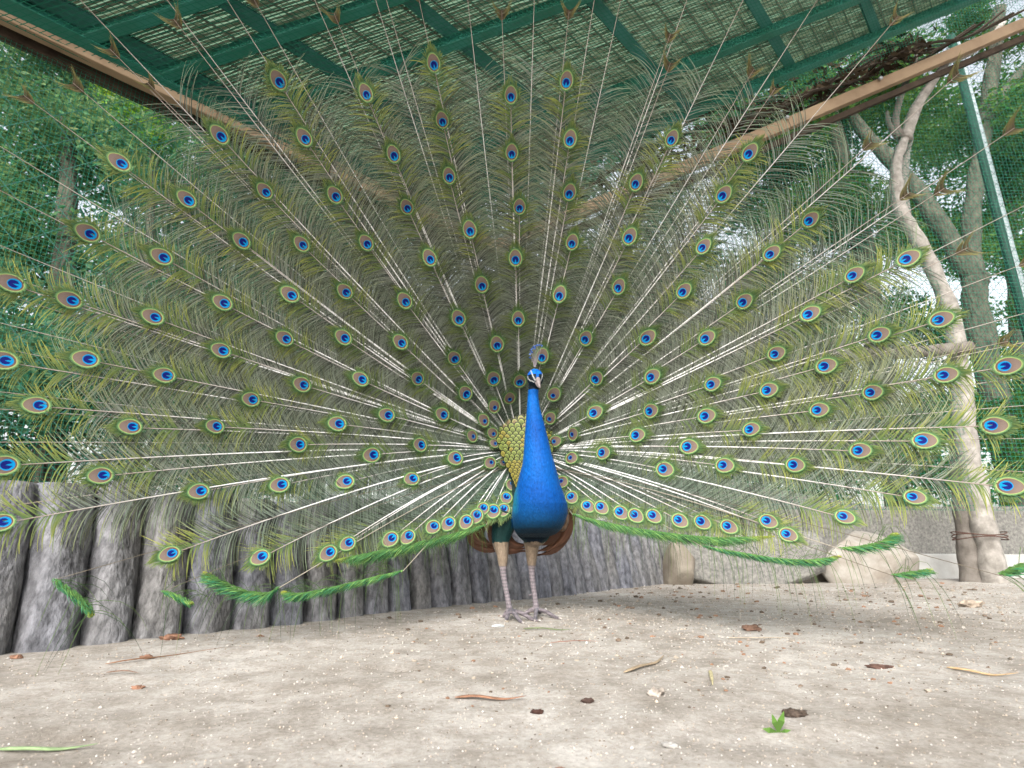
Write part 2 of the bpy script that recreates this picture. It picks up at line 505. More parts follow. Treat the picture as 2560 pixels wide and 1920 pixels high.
# translucent cover sheet above the reeds, and the strings that bind them
b = MB()
for q in np.arange(.05, BL, .16):
    V, F = bar(e0 + B * q + U * s_lo + RN * .002, e0 + B * q + U * s_hi + RN * .002, .012, .003, RN)
    b.add(V, F)
tag(obj('mat_strings', b.mesh('mat_strings', False), mat('mat_strings', (.16, .18, .13), .9, .1), roof), kind='stuff')
c0_ = e0 + RN * .05
cq_ = [c0_ + U * a_ + B * b_ for a_ in (s_lo, s_hi + .02) for b_ in (.02, BL)]
V = np.array([p_ + RN * d_ for d_ in (0, .004) for p_ in cq_])
F = np.array([[0, 2, 3, 1], [4, 5, 7, 6], [0, 1, 5, 4], [2, 6, 7, 3], [0, 4, 6, 2], [1, 3, 7, 5]])
M_cover = bpy.data.materials.new('cover_sheet'); M_cover.use_nodes = True
t_ = M_cover.node_tree; t_.nodes.remove(t_.nodes['Principled BSDF'])
tr_ = t_.nodes.new('ShaderNodeBsdfTranslucent'); tr_.inputs[0].default_value = (.60, .74, .60, 1)
df_ = t_.nodes.new('ShaderNodeBsdfDiffuse'); df_.inputs[0].default_value = (.30, .38, .31, 1)
mx_ = t_.nodes.new('ShaderNodeMixShader'); mx_.inputs[0].default_value = .75
t_.links.new(df_.outputs[0], mx_.inputs[1]); t_.links.new(tr_.outputs[0], mx_.inputs[2]); t_.links.new(mx_.outputs[0], t_.nodes['Material Output'].inputs[0])
obj('cover_sheet', mesh_np('cover_sheet', V, F, smooth=False), M_cover, roof)
def net(name, org, a, bvec, la, lb, pa, pb, wdt, material, diag=False, sag=0.0, parent=None):
    """cords along bvec every pa, along a every pb, as flat ribbons of real width"""
    a = nrm(a); bvec = nrm(bvec); nn = nrm(np.cross(a, bvec))
    mb = MB()
    def strip(p, q, off):
        n = 9
        t = np.linspace(0, 1, n)[:, None]
        P = p * (1 - t) + q * t
        uu = ((P - org) @ a) ; vv = ((P - org) @ bvec)
        P = P + nn * (off + sag * np.sin(uu * 2.1) * np.sin(vv * 1.7))[:, None] + (a + bvec) * (.003 * np.sin(uu * 7 + vv * 5))[:, None]
        sd_ = nrm(np.cross(nrm(q - p), nn)) * wdt / 2
        V = np.concatenate([P - sd_, P + sd_])
        i = np.arange(n - 1)
        mb.add(V, np.stack([i, i + 1, n + i + 1, n + i], 1))
    if not diag:
        for u in np.arange(0, la, pa): strip(org + a * u, org + a * u + bvec * lb, 0)
        for v in np.arange(0, lb, pb): strip(org + bvec * v, org + bvec * v + a * la, wdt * .6)
    else:
        L = la + lb
        for u in np.arange(-lb, la, pa):
            u0, u1 = max(u, 0), min(u + lb, la)
            if u1 > u0: strip(org + a * u0 + bvec * (u0 - u), org + a * u1 + bvec * (u1 - u), 0)
            if u1 > u0: strip(org + a * u0 + bvec * (lb - (u0 - u)), org + a * u1 + bvec * (lb - (u1 - u)), wdt)
    return obj(name, mb.mesh(name, False), material, parent)
o = net('roof_net', e0 + U * s_lo - RN * .14, U, B, s_hi - s_lo + .2, BL, .030, .030, .0032, M_net, sag=.02)
tag(o, 'green square mesh netting stretched under the reed roof', 'net')
# timbers: eave beam on the left, sloping beam on the right
Q = gz(1255, 612, EAVE_Z)
V, F = bar(e0 - U * 2 - np.array([0, 0, .07]), Q - np.array([0, 0, .05]), .055, .10)
bevel(tag(obj('timber_beam', mesh_np('timber_beam', V, F, smooth=False), M_wood), 'orange-brown timber eave beam running back from the upper left', 'beam'), .006)
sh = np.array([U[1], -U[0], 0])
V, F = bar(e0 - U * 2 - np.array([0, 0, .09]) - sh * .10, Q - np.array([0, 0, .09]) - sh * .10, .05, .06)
bevel(tag(obj('shade_rail', mesh_np('shade_rail', V, F, smooth=False), mat('shade_brown', (.075, .055, .04), .8, .15, noise=.5, nscale=9)), 'added dark rail for the shade line under the left timber eave beam', 'rail'), .005)  # dark bar put in as the line of shade below the eave beam
V, F = bar(Q - B * .05, Q + B * 7.2, .06, .10)
bevel(tag(obj('timber_beam', mesh_np('timber_beam', V, F, smooth=False), M_wood), 'timber beam rising to the upper right behind the dead branch', 'beam'), .006)
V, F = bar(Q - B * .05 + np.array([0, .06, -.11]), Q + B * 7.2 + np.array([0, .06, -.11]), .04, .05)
tag(obj('shade_rail', mesh_np('shade_rail', V, F, smooth=False), bpy.data.materials['shade_brown']), 'added dark rail for the shade line under the right rising timber beam', 'rail')  # second added bar, its dark colour stands for shade below this beam
# bolts on right timber
M_steel = mat('zinc_steel', (.45, .46, .47), .4, .5, metal=.8)
for (px, py) in ((2228, 236), (1984, 352)):
    c = Q + B * ((at(px, py, Q[1])[0] - Q[0]) / B[0]) + np.array([0, -.045, .035])
    V, F = tube([c, c + [0, -.02, -.004]], .016, 10)
    tag(obj('bolt', mesh_np('bolt', V, F), M_steel), 'zinc bolt head on the rising timber, ' + ('upper right one' if px > 2100 else 'lower left one near the feathers'), 'bolt')
# side nets
lw = np.linalg.norm((Q - e0)[:2])
o = net('side_net', e0 - U * 1.2 - np.array([0, 0, 2.45]), U, (0, 0, 1), lw + 1.2, 2.38, .018, .018, .0018, M_net, sag=.03)
tag(o, 'fine green net wall hanging below the left eave beam', 'net')
o = net('wire_mesh', e0 - U * 1.2 - np.array([0, 0, 2.45]) - sh * .05, U, (0, 0, 1), lw + 1.2, 2.38, .16, .16, .0035, mat('teal_wire', (.05, .15, .12), .6, .3), diag=True)
tag(o, 'coarse diamond wire mesh behind the left green net', 'net')
Bh = nrm(np.array([B[0], B[1], 0]))
o = net('side_net', Q - np.array([0, 0, 2.0]) + [0, .07, 0], Bh, (0, 0, 1), 5.4, 5.0, .032, .032, .0026, M_net, sag=.02)
tag(o, 'green square net wall behind the perch pole on the right', 'net')
o = net('wire_mesh', Q - np.array([0, 0, 2.0]) + [0, .14, 0], Bh, (0, 0, 1), 5.4, 5.0, .105, .105, .0036, M_net2, diag=True)
tag(o, 'dark diamond wire mesh outside the right green net', 'net')
# dead leaves and debris lying on top of the right timber/net: climbing dry vine
b = MB()
for q in range(900):
    t = random.random() ** .8
    p = Q + B * (.6 + 3.6 * t) + np.array([0, .12 * rng.normal(), .12 + abs(rng.normal()) * .16 * (1 - .35 * t)])
    dv = nrm(rng.normal(size=3) * [1, .4, .6]); sd_ = nrm(np.cross(dv, rng.normal(size=3)))
    L = .02 + .05 * random.random(); W_ = L * .35
    b.add([p - dv * L, p - sd_ * W_, p + dv * L, p + sd_ * W_], [[0, 1, 2, 3]], np.array([.045, .033, .02]) * (.5 + random.random()))
for q in range(14):
    t = .6 + 3.6 * random.random()
    P = spline([Q + B * (t + .5 * z_) + np.array([0, .1 * rng.normal(), .10 + .18 * random.random()]) for z_ in range(4)], 10)
    V, F = tube(P, .012, 5, False); b.add(V, F, (.05, .04, .03))
tag(obj('dry_vine', b.mesh('dry_vine', False), mat('dry_vine', attr=True, rough=.9, spec=.1)), 'mat of dry dark vine lying along the right rising beam', 'vine', kind='stuff')

# metal post on the right
M_post = mat('galvanised_post', (.30, .345, .36), .5, .4, metal=.15)
pp = at(2440, 300, 5.4)
V, F = tube([(pp[0], pp[1], -.1), (pp[0], pp[1], 6.0)], .042, 16)
tag(obj('metal_post', mesh_np('metal_post', V, F), M_post), 'pale galvanised metal post outside the right net', 'post')
V, F = tube([(pp[0] - .17, pp[1] - .1, -.1), (pp[0] - .13, pp[1] - .1, 6.0)], .04, 16)
tag(obj('metal_post', mesh_np('metal_post', V, F), mat('dark_green_paint', (.012, .06, .042), .6, .3, noise=.4, nscale=9)), 'dark green post standing beside the pale metal post', 'post')

# ================================================================== PERCH POLE
M_bark = mat('bare_branch', (.36, .335, .305), .85, .2, tint2=(.18, .165, .145), nscale=14, bump=(45, .7, .005))
M_bark_d = mat('dark_branch', (.20, .18, .16), .9, .15, tint2=(.12, .105, .09), nscale=14, bump=(45, .7, .005))
PY = 4.2
def bent(pts, r0, r1, n=26, seed=0, sides=12):
    P = spline(pts, n)
    r = np.linspace(r0, r1, n) * (1 + .07 * np.sin(np.arange(n) * 1.7 + seed))
    V, F = tube(P, r, sides)
    V = V + nrm(V - np.repeat(np.vstack([P]), sides, 0)[:len(V)] if False else V * 0 + 0) * 0
    return V, F
perch = empty('perch_pole', gz(2480, 1458))
tag(perch, 'bare forked branch perch pole standing at the right', 'perch')
pts = [at(2492, 1475, PY), at(2462, 1330, PY), at(2418, 1120, PY), at(2402, 960, PY), at(2372, 770, PY), at(2300, 610, PY), at(2250, 520, PY), at(2238, 420, PY), at(2262, 345, PY)]
V, F = bent(pts, .086, .040, 60, 1)
V = V + .010 * np.stack([sines(V, 16, 71), sines(V, 16, 72), 0 * V[:, 0]], 1) + .005 * np.stack([sines(V, 55, 73), sines(V, 55, 74), 0 * V[:, 0]], 1)
obj('trunk', mesh_np('trunk', V, F), M_bark, perch)
V, F = bent([at(2262, 350, PY), at(2290, 270, PY), at(2335, 200, PY), at(2372, 150, PY)], .055, .028, 14, 2); obj('branch', mesh_np('branch', V, F), M_bark, perch)
V, F = bent([at(2262, 350, PY), at(2238, 310, PY), at(2255, 230, PY), at(2285, 160, PY), at(2300, 100, PY)], .036, .016, 14, 3); obj('branch', mesh_np('branch', V, F), M_bark_d, perch)
V, F = bent([at(2245, 345, PY), at(2222, 310, PY), at(2218, 280, PY)], .03, .014, 10, 4); obj('branch', mesh_np('branch', V, F), M_bark_d, perch)
V, F = bent([at(2312, 640, PY + .1), at(2262, 540, PY + .1), at(2258, 420, PY + .1), at(2270, 345, PY + .06)], .05, .04, 14, 5); obj('branch', mesh_np('branch', V, F), M_bark, perch)
V, F = bent([at(2372, 150, PY), at(2410, 140, PY + .05), at(2462, 108, PY + .1), at(2510, 55, PY + .1)], .03, .022, 14, 6); obj('branch', mesh_np('branch', V, F), mat('peeled_branch', (.62, .56, .50), .8, .2), perch)
V, F = bent([at(2060, 892, PY - .12), at(2190, 885, PY - .12), at(2320, 878, PY - .12), at(2425, 868, PY - .12)], .05, .046, 16, 7)
o = tag(obj('perch_bar', mesh_np('perch_bar', V, F), M_bark_d), 'horizontal bare branch tied across the right perch pole', 'perch')
V, F = bent([at(2435, 1470, PY + .1), at(2422, 1340, PY + .1), at(2405, 1200, PY + .1), at(2398, 1080, PY + .1)], .085, .07, 16, 8)
tag(obj('dark_stake', mesh_np('dark_stake', V, F), M_bark_d), 'dark weathered stake bound to the foot of the perch pole', 'stake')
wc = at(2448, 1341, PY + .03)
b = MB()
for dz in (-.012, .006, .02):
    th = np.linspace(0, 2 * math.pi, 25)
    P = np.stack([wc[0] + .17 * np.cos(th), wc[1] + .14 * np.sin(th), wc[2] + dz + .012 * np.sin(th * 2 + dz * 90)], 1)
    V, F = tube(P, .004, 5, False); b.add(V, F)
tag(obj('wire_tie', b.mesh('wire_tie'), mat('rusty_wire', (.09, .05, .04), .8, .2)), 'rusty wire wound round the perch pole and its dark stake', 'wire')

# ================================================================== TREES
M_leaf = mat('tree_leaf', attr=True, rough=.55, spec=.3, trans=.5)
M_trunk = mat('tree_bark', (.13, .125, .095), .95, .1, tint2=(.055, .057, .046), nscale=16, bump=(26, 1.0, .04), stretch=(1, 1, .3))
def leaves(centers, radii, n, size, col, seed, stretch=(1, 1, .8)):
    r = np.random.default_rng(seed)
    C = np.asarray(centers, float); R = np.asarray(radii, float)
    pk = r.choice(len(C), n, p=R ** 2 / (R ** 2).sum())
    d = nrm(r.normal(size=(n, 3))) * (r.random((n, 1)) ** .45)
    P = C[pk] + d * R[pk, None] * np.array(stretch)
    # gather leaves into sprigs
    P = P + .04 * r.normal(size=(n, 3))
    a = nrm(r.normal(size=(n, 3)) * [1, 1, .6]); bb = nrm(np.cross(a, r.normal(size=(n, 3))))
    L = size * (.6 + .8 * r.random((n, 1))); W_ = L * (.34 + .16 * r.random((n, 1)))
    nn = nrm(np.cross(a, bb))
    V = np.stack([P - a * L, P - bb * W_ + nn * L * .12, P + a * L, P + bb * W_ + nn * L * .12], 1).reshape(-1, 3)
    F = np.arange(4 * n).reshape(-1, 4)
    tone = (.7 + .6 * r.random((len(C), 1)))[pk]
    c = np.array(col)[None] * tone * (.7 + .6 * r.random((n, 1))) * (1 + .25 * r.normal(size=(n, 1)) * np.array([1, .2, 0]))
    return V, F, np.repeat(np.clip(c, .004, .7), 4, 0)
def tree(name, limbs, clumps, n, size, col, seed, label, group=None, cat='tree', stretch=(1, 1, .8)):
    base = limbs[0][0][0]
    t = empty(name, (base[0], base[1], 0))
    tag(t, label, cat, group)
    for k_, (pts, r0, r1) in enumerate(limbs):
        V, F = bent(pts, r0, r1, 24, seed + k_, 12)
        V = V + .25 * r1 * np.stack([sines(V, 9, seed + 5), sines(V, 9, seed + 6), 0 * V[:, 0]], 1)
        obj('trunk' if k_ == 0 else 'limb', mesh_np('trunk', V, F), M_trunk, t)
    C = [c[0] for c in clumps]; R = [c[1] for c in clumps]
    V, F, c = leaves(C, R, n, size, col, seed, stretch)
    obj('crown', mesh_np('crown', V, F, c, False), M_leaf, t)
    return t
def clump_at(lst, r_):  # (px, py, Y, radius)
    return [(at(px, py, Y), R * r_) for (px, py, Y, R) in lst]
def scatter(x0, x1, y0, y1, Y0, Y1, n, R0, R1, seed):
    r = random.Random(seed)
    return [(at(r.uniform(x0, x1), r.uniform(y0, y1), r.uniform(Y0, Y1)), r.uniform(R0, R1)) for _ in range(n)]
def gpt(px, py, Y):
    p = at(px, py, Y); return np.array([p[0], p[1], 0.0])
GREEN = (.085, .175, .035); DARK = (.055, .12, .065); BRIGHT = (.17, .30, .03); MIDG = (.04, .10, .035)
# right: forked trunk close behind the net, others behind
tree('forked_tree', [([gpt(2452, 900, 7.5), at(2446, 800, 7.5), at(2434, 690, 7.5)], .17, .155),
                     ([at(2434, 700, 7.5), at(2350, 560, 7.5), at(2262, 440, 7.6), at(2160, 330, 7.8), at(2100, 250, 8.0)], .15, .08),
                     ([at(2436, 700, 7.5), at(2428, 560, 7.5), at(2452, 380, 7.5), at(2480, 180, 7.4), at(2500, 20, 7.3)], .13, .09),
                     ([at(2452, 330, 7.5), at(2512, 230, 7.4), at(2580, 150, 7.3)], .10, .06)],
     scatter(1950, 2560, -100, 330, 7.2, 9.5, 26, .35, .75, 11) + scatter(2050, 2600, 300, 800, 8, 10, 14, .3, .6, 12), 36000, .052, GREEN, 21,
     'tall forked grey tree seen through the net at right', 'trees beyond the nets')
tree('slender_tree', [([gpt(2190, 1000, 9), at(2170, 700, 9), at(2130, 480, 9), at(2080, 300, 9), at(2040, 120, 9)], .19, .11)],
     scatter(1800, 2350, 150, 700, 8.5, 11, 30, .3, .65, 13) + scatter(1800, 2250, 600, 1000, 8.5, 11, 16, .35, .65, 14), 32000, .05, GREEN, 33,
     'slender tree leaning behind the right eyed feathers', 'trees beyond the nets')
tree('slender_tree', [([gpt(1990, 1100, 11), at(1975, 800, 11), at(1950, 560, 11), at(1930, 380, 11)], .20, .12)],
     scatter(1550, 2150, 250, 900, 10, 13, 34, .4, .85, 15) + scatter(1500, 2000, 500, 1100, 10, 13, 14, .5, .9, 16), 32000, .06, MIDG, 44,
     'slim tree farther back behind the right half of the fan', 'trees beyond the nets')
tree('bushy_tree', [([gpt(2540, 1150, 10), at(2535, 700, 10), at(2520, 400, 10)], .16, .1)],
     scatter(2250, 2700, 100, 1050, 9.5, 13, 44, .4, .8, 17), 40000, .055, (.07, .16, .03), 55,
     'light leafy tree at the right edge beside the metal posts', 'trees beyond the nets')
tree('back_tree', [([gpt(1450, 1150, 9), at(1430, 800, 9), at(1400, 600, 9)], .2, .1)],
     scatter(900, 1750, 420, 1000, 8, 11, 42, .6, 1.0, 18), 16000, .065, DARK, 66,
     'dark tree directly behind the top of the fan', 'trees beyond the nets')
# shrubs low on the right
tree('shrub', [([gpt(2250, 1250, 7), at(2255, 1150, 7)], .05, .03)], scatter(1750, 2600, 1000, 1240, 6, 8, 34, .25, .5, 19), 16000, .04, (.06, .15, .025), 77,
     'leafy shrub line above the low wall at right', 'shrubs', 'shrub')
# left: dense hedge trees behind the net
tree('evergreen', [([gpt(150, 1200, 5), at(160, 700, 5), at(170, 300, 5)], .14, .06)], scatter(-350, 420, -150, 700, 4.3, 6.5, 50, .35, .7, 23), 70000, .036, (.105, .20, .075), 88,
     'dense blue-green evergreen behind the net at far left', 'trees beyond the nets')
tree('evergreen', [([gpt(620, 1150, 6), at(640, 700, 6), at(650, 420, 6)], .14, .06)], scatter(380, 1000, 330, 1000, 5, 7, 44, .4, .75, 24), 56000, .046, (.075, .155, .08), 99,
     'dark evergreen behind the upper left of the fan', 'trees beyond the nets')
tree('sunlit_shrub', [([gpt(380, 1100, 4.3), at(380, 500, 4.3), at(370, 380, 4.3)], .04, .015)],
     [(at(x_, y_, 4.15), r_) for (x_, y_, r_) in ((270, 210, .10), (310, 235, .12), (345, 270, .11), (375, 300, .10), (300, 290, .06), (400, 340, .08), (255, 190, .05))], 2600, .022, BRIGHT, 111,
     'bright yellow-green sapling just below the left eave beam', cat='shrub')
tree('hedge', [([gpt(100, 1250, 4.4), at(110, 1120, 4.4)], .05, .03)], scatter(-500, 900, 700, 1180, 3.6, 5.6, 52, .3, .6, 25), 44000, .038, (.09, .175, .08), 122,
     'dense dark hedge behind the log edging at left', cat='hedge')
tree('far_wood', [([gpt(800, 1200, 16), at(800, 700, 16)], .3, .2)], scatter(-1200, 1500, -300, 1250, 9, 14, 120, .9, 1.7, 26), 42000, .12, DARK, 133,
     'far dark wood closing the view behind the fan', cat='trees')

# ================================================================== PEACOCK
M_body0 = mat('peacock_plumage', attr=True, rough=.6, spec=.14, noise=.38, nscale=170, bump=(260, .6, .003), stretch=(1, 1, .45))
M_body = M_body0
def plumage_cells(m):
    t = m.node_tree; p = t.nodes['Principled BSDF']
    tc = t.nodes.new('ShaderNodeTexCoord'); mp = t.nodes.new('ShaderNodeMapping'); mp.inputs['Scale'].default_value = (1, 1, .62)
    vo = t.nodes.new('ShaderNodeTexVoronoi'); vo.inputs['Scale'].default_value = 135
    t.links.new(tc.outputs['Object'], mp.inputs[0]); t.links.new(mp.outputs[0], vo.inputs['Vector'])
    mr = t.nodes.new('ShaderNodeMapRange'); mr.inputs[1].default_value = 0; mr.inputs[2].default_value = .75; mr.inputs[3].default_value = 1.2; mr.inputs[4].default_value = .62
    t.links.new(vo.outputs['Distance'], mr.inputs[0])
    mx = t.nodes.new('ShaderNodeMix'); mx.data_type = 'RGBA'; mx.blend_type = 'MULTIPLY'; mx.inputs['Factor'].default_value = .3
    l = p.inputs['Base Color'].links[0]; src = l.from_socket
    t.links.new(src, mx.inputs[6]); t.links.new(mr.outputs[0], mx.inputs[7]); t.links.new(mx.outputs[2], p.inputs['Base Color'])
    b0 = p.inputs['Normal'].links[0].from_node
    bp = t.nodes.new('ShaderNodeBump'); bp.inputs['Strength'].default_value = .3; bp.inputs['Distance'].default_value = .004; bp.invert = True
    t.links.new(vo.outputs['Distance'], bp.inputs['Height']); t.links.new(b0.outputs[0], bp.inputs['Normal']); t.links.new(bp.outputs[0], p.inputs['Normal'])
    p.inputs['Sheen Weight'].default_value = .04; p.inputs['Sheen Tint'].default_value = (.2, .6, .9, 1)
plumage_cells(M_body)
M_quill = mat('feather_quill', attr=True, rough=.45, spec=.4)
M_barb = mat('feather_barb', attr=True, rough=.6, spec=.2, trans=.42)
M_eye = mat('eyespot', attr=True, rough=.6, spec=.1, noise=.3, nscale=60)
M_edge = mat('green_vane', attr=True, rough=.55, spec=.15, trans=.2)
foot = gz(1300, 1545)
pea = empty('peacock', (foot[0], foot[1], 0))
tag(pea, 'blue peacock displaying its fully fanned train of eyed feathers', 'peacock')

# ---- body: lofted volumes fused into one continuous surface
bm_ = MB()
def ring_loft(rows, n=28):
    """rows: (xl, xr, y, Y, depth radius) silhouettes"""
    V = []
    th = np.linspace(0, 2 * math.pi, n, endpoint=False)
    for (xl, xr, y, Y, ry) in rows:
        a, c = at(xl, y, Y), at(xr, y, Y)
        m_ = (a + c) / 2; rx = (c[0] - a[0]) / 2
        V.append(np.stack([m_[0] + rx * np.cos(th), m_[1] + ry * np.sin(th), np.full(n, m_[2])], 1))
    m = len(V)
    P0, P1 = V[0].mean(0), V[-1].mean(0)
    V = np.concatenate(V)
    i, j = np.meshgrid(np.arange(m - 1), np.arange(n), indexing='ij')
    F = np.stack([i * n + j, i * n + (j + 1) % n, (i + 1) * n + (j + 1) % n, (i + 1) * n + j], -1).reshape(-1, 4)
    jj = np.arange(0, n, 2); c0 = len(V)
    V = np.vstack([V, P0, P1])
    F = np.vstack([F, np.stack([np.full_like(jj, c0), (jj + 2) % n, (jj + 1) % n, jj], 1),
                   np.stack([np.full_like(jj, c0 + 1), (m - 1) * n + jj, (m - 1) * n + (jj + 1) % n, (m - 1) * n + (jj + 2) % n], 1)])
    return V, F
rows = [(1322, 1350, 952, 2.070, .022), (1320, 1347, 975, 2.075, .021), (1319, 1346, 990, 2.078, .020), (1317, 1350, 1020, 2.083, .024), (1314, 1361, 1060, 2.09, .032), (1311, 1371, 1100, 2.095, .042),
        (1309, 1379, 1135, 2.10, .052), (1306, 1387, 1160, 2.105, .062), (1298, 1395, 1190, 2.12, .078), (1291, 1402, 1216, 2.135, .092),
        (1286, 1411, 1240, 2.15, .105), (1282, 1419, 1263, 2.165, .115), (1280, 1419, 1285, 2.18, .118), (1282, 1413, 1305, 2.19, .115), (1284, 1404, 1322, 2.20, .105), (1291, 1390, 1335, 2.21, .085), (1305, 1368, 1343, 2.215, .04)]
V, F = ring_loft(rows); bm_.add(V, F)
# trunk going back to the rump
sp = spline([at(1345, 1275, 2.17), at(1335, 1240, 2.28), at(1318, 1180, 2.38), at(1308, 1120, 2.44)], 16)
V, F = tube(sp, np.stack([np.linspace(.092, .07, 16), np.linspace(.10, .085, 16)], 1), 24); bm_.add(V, F)
# head
hc = at(1338, 945, 2.065)
V = ICO3[0] * np.array([.0315, .038, .037])
tilt = math.radians(12)
V[:, 2] -= .25 * np.clip(-V[:, 1], 0, 1)
V, F = V + hc, ICO3[1]
def tri2quad(F): return np.concatenate([F, F[:, :1]], 1)
HEADV, HEADF = V, F
# thighs, shanks, toes
def limb(pts, rad, n=18, sides=12):
    P = spline(pts, n); r = np.interp(np.linspace(0, 1, n), np.linspace(0, 1, len(rad)), rad)
    V, F = tube(P, r, sides); bm_.add(V, F)
YL, YR = 2.22, 2.30
limb([at(1268, 1280, 2.26), at(1252, 1345, 2.26), at(1256, 1385, 2.25), at(1257, 1418, 2.24)], [.058, .036, .023, .015])
limb([at(1300, 1318, 2.24), at(1338, 1334, 2.26), at(1362, 1322, 2.24)], [.03, .052, .03])
limb([at(1335, 1300, 2.26), at(1330, 1345, 2.28), at(1329, 1385, 2.29), at(1329, 1418, 2.30)], [.050, .036, .023, .015])
limb([at(1257, 1412, 2.24), at(1259, 1440, 2.235), at(1267, 1485, 2.225), at(1275, 1530, 2.215)], [.0145, .0115, .0100, .0120])
limb([at(1329, 1412, 2.30), at(1330, 1440, 2.30), at(1336, 1485, 2.295), at(1342, 1528, 2.28)], [.0145, .0115, .0100, .0120])
def toe(a, b_, r0=.0085, r1=.005, hump=.012):
    a = np.array(a); b_ = np.array(b_); m1 = a * .6 + b_ * .4; m1[2] = max(m1[2], .006) + hump * .4; m2 = a * .25 + b_ * .75; m2[2] = .009
    b_[2] = .005
    limb([a, m1, m2, b_], [r0, r0 * .95, r0 * .85, r1], 14, 10)
aL = at(1275, 1526, 2.215); aR = at(1342, 1524, 2.28)
tips = []
for (a, pxs) in ((aL, ((1264, 1552), (1346, 1551), (1306, 1556), (1256, 1541))), (aR, ((1337, 1551), (1398, 1545), (1303, 1536), (1352, 1531)))):
    for q in pxs:
        tp = gz(*q, .006); toe(a, tp); tips.append((a, tp))
limb([at(1338, 1486, 2.29), at(1328, 1487, 2.305), at(1319, 1489, 2.31)], [.006, .0045, .0015], 8, 8)
bV = np.concatenate(bm_.V); bF = np.concatenate(bm_.F)
nb0 = len(bV)
bV = np.vstack([bV, HEADV]); 
me = bpy.data.meshes.new('body_src')
me.from_pydata([tuple(v) for v in bV], [], [tuple(f) for f in bF] + [tuple(int(q) + nb0 for q in f) for f in HEADF])
tmp = bpy.data.objects.new('body_src', me); COL.objects.link(tmp)
rm = tmp.modifiers.new('r', 'REMESH'); rm.mode = 'VOXEL'; rm.voxel_size = .0028; rm.use_smooth_shade = True
sm = tmp.modifiers.new('s', 'SMOOTH'); sm.factor = .5; sm.iterations = 5
dg = bpy.context.evaluated_depsgraph_get()
bme = bpy.data.meshes.new_from_object(tmp.evaluated_get(dg))
bpy.data.objects.remove(tmp)
nv = len(bme.vertices)
co = np.zeros(nv * 3, np.float32); bme.vertices.foreach_get('co', co); co = co.reshape(-1, 3).astype(float)
def project(P):
    d = P - np.array([0, 0, CAM_H])
    cx = d[:, 0]; cy = -d[:, 1] * math.sin(PITCH) + d[:, 2] * math.cos(PITCH); cz = d[:, 1] * math.cos(PITCH) + d[:, 2] * math.sin(PITCH)
    return 1280 + FPX * cx / cz, 960 - FPX * cy / cz
def sst(a, b_, x):
    t = np.clip((x - a) / (b_ - a), 0, 1); return (t * t * (3 - 2 * t))[:, None]
z = co[:, 2]; x = co[:, 0]; y = co[:, 1]
blue = np.array([.001, .078, .36]); blue2 = np.array([.002, .118, .46]); teal = np.array([.002, .035, .075]); black = np.array([.006, .012, .02])
beige = np.array([.23, .175, .125]); shank = np.array([.25, .215, .23]); brown = np.array([.10, .04, .02]); mant = np.array([.01, .20, .32])
c = blue + (blue2 - blue) * np.clip(.5 + sines(co, 30, 9)[:, None], 0, 1)
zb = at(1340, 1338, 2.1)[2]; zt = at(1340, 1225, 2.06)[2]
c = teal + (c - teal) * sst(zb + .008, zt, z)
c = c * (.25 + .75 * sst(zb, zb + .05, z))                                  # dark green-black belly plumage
leftw = sst(at(1300, 1220, 2.12)[0], at(1286, 1220, 2.12)[0], x) * sst(at(0, 1300, 2.12)[2], at(0, 1260, 2.12)[2], z) * sst(at(0, 1130, 2.12)[2], at(0, 1165, 2.12)[2], z)
c = c + (mant - c) * leftw
c = np.where((y > 2.235)[:, None], np.array([.012, .030, .022]), c)
c = np.where(((x < at(1279, 1300, 2.2)[0]) & (z < at(0, 1255, 2.2)[2]))[:, None], np.array([.006, .03, .028]), c)
zleg = at(0, 1356, 2.26)[2] + .006 * sines(co * [1, 1, 0], 300, 77)
legm = (z < zleg)
c = np.where(legm[:, None], beige * (.8 + .3 * np.clip(.5 + sines(co * [1, 1, .3], 120, 12)[:, None], 0, 1)), c)
zk = at(0, 1414, 2.26)[2]
bands = .82 + .28 * np.sign(np.sin(z * 520 + 2 * sines(co, 60, 3)))[:, None] * .6
c = np.where((z < zk)[:, None], shank * bands, c)
# head markings (object colours of the face)
hd = (co - hc)
hx, hy_, hz_ = hd[:, 0] / .0285, hd[:, 1] / .036, hd[:, 2] / .034
inhead = (z > hc[2] - .052) & (y < 2.12) & (z > at(0, 985, 2.07)[2])
face = inhead & (hy_ < .35) & (hz_ < .55) & (hz_ > -1.35)
black_f = np.array([.008, .014, .022])
c = np.where((face & ((hx < .05) | (hx > .45)) & (hz_ < .5) | (face & (hz_ < -.25)))[:, None], black_f, c)
crown = inhead & (hz_ > .2)
c = np.where(crown[:, None], np.array([.004, .13, .62]) * (.45 + 1.0 * np.clip(.5 + 2.0 * sines(co, 420, 21)[:, None], 0, 1)), c)
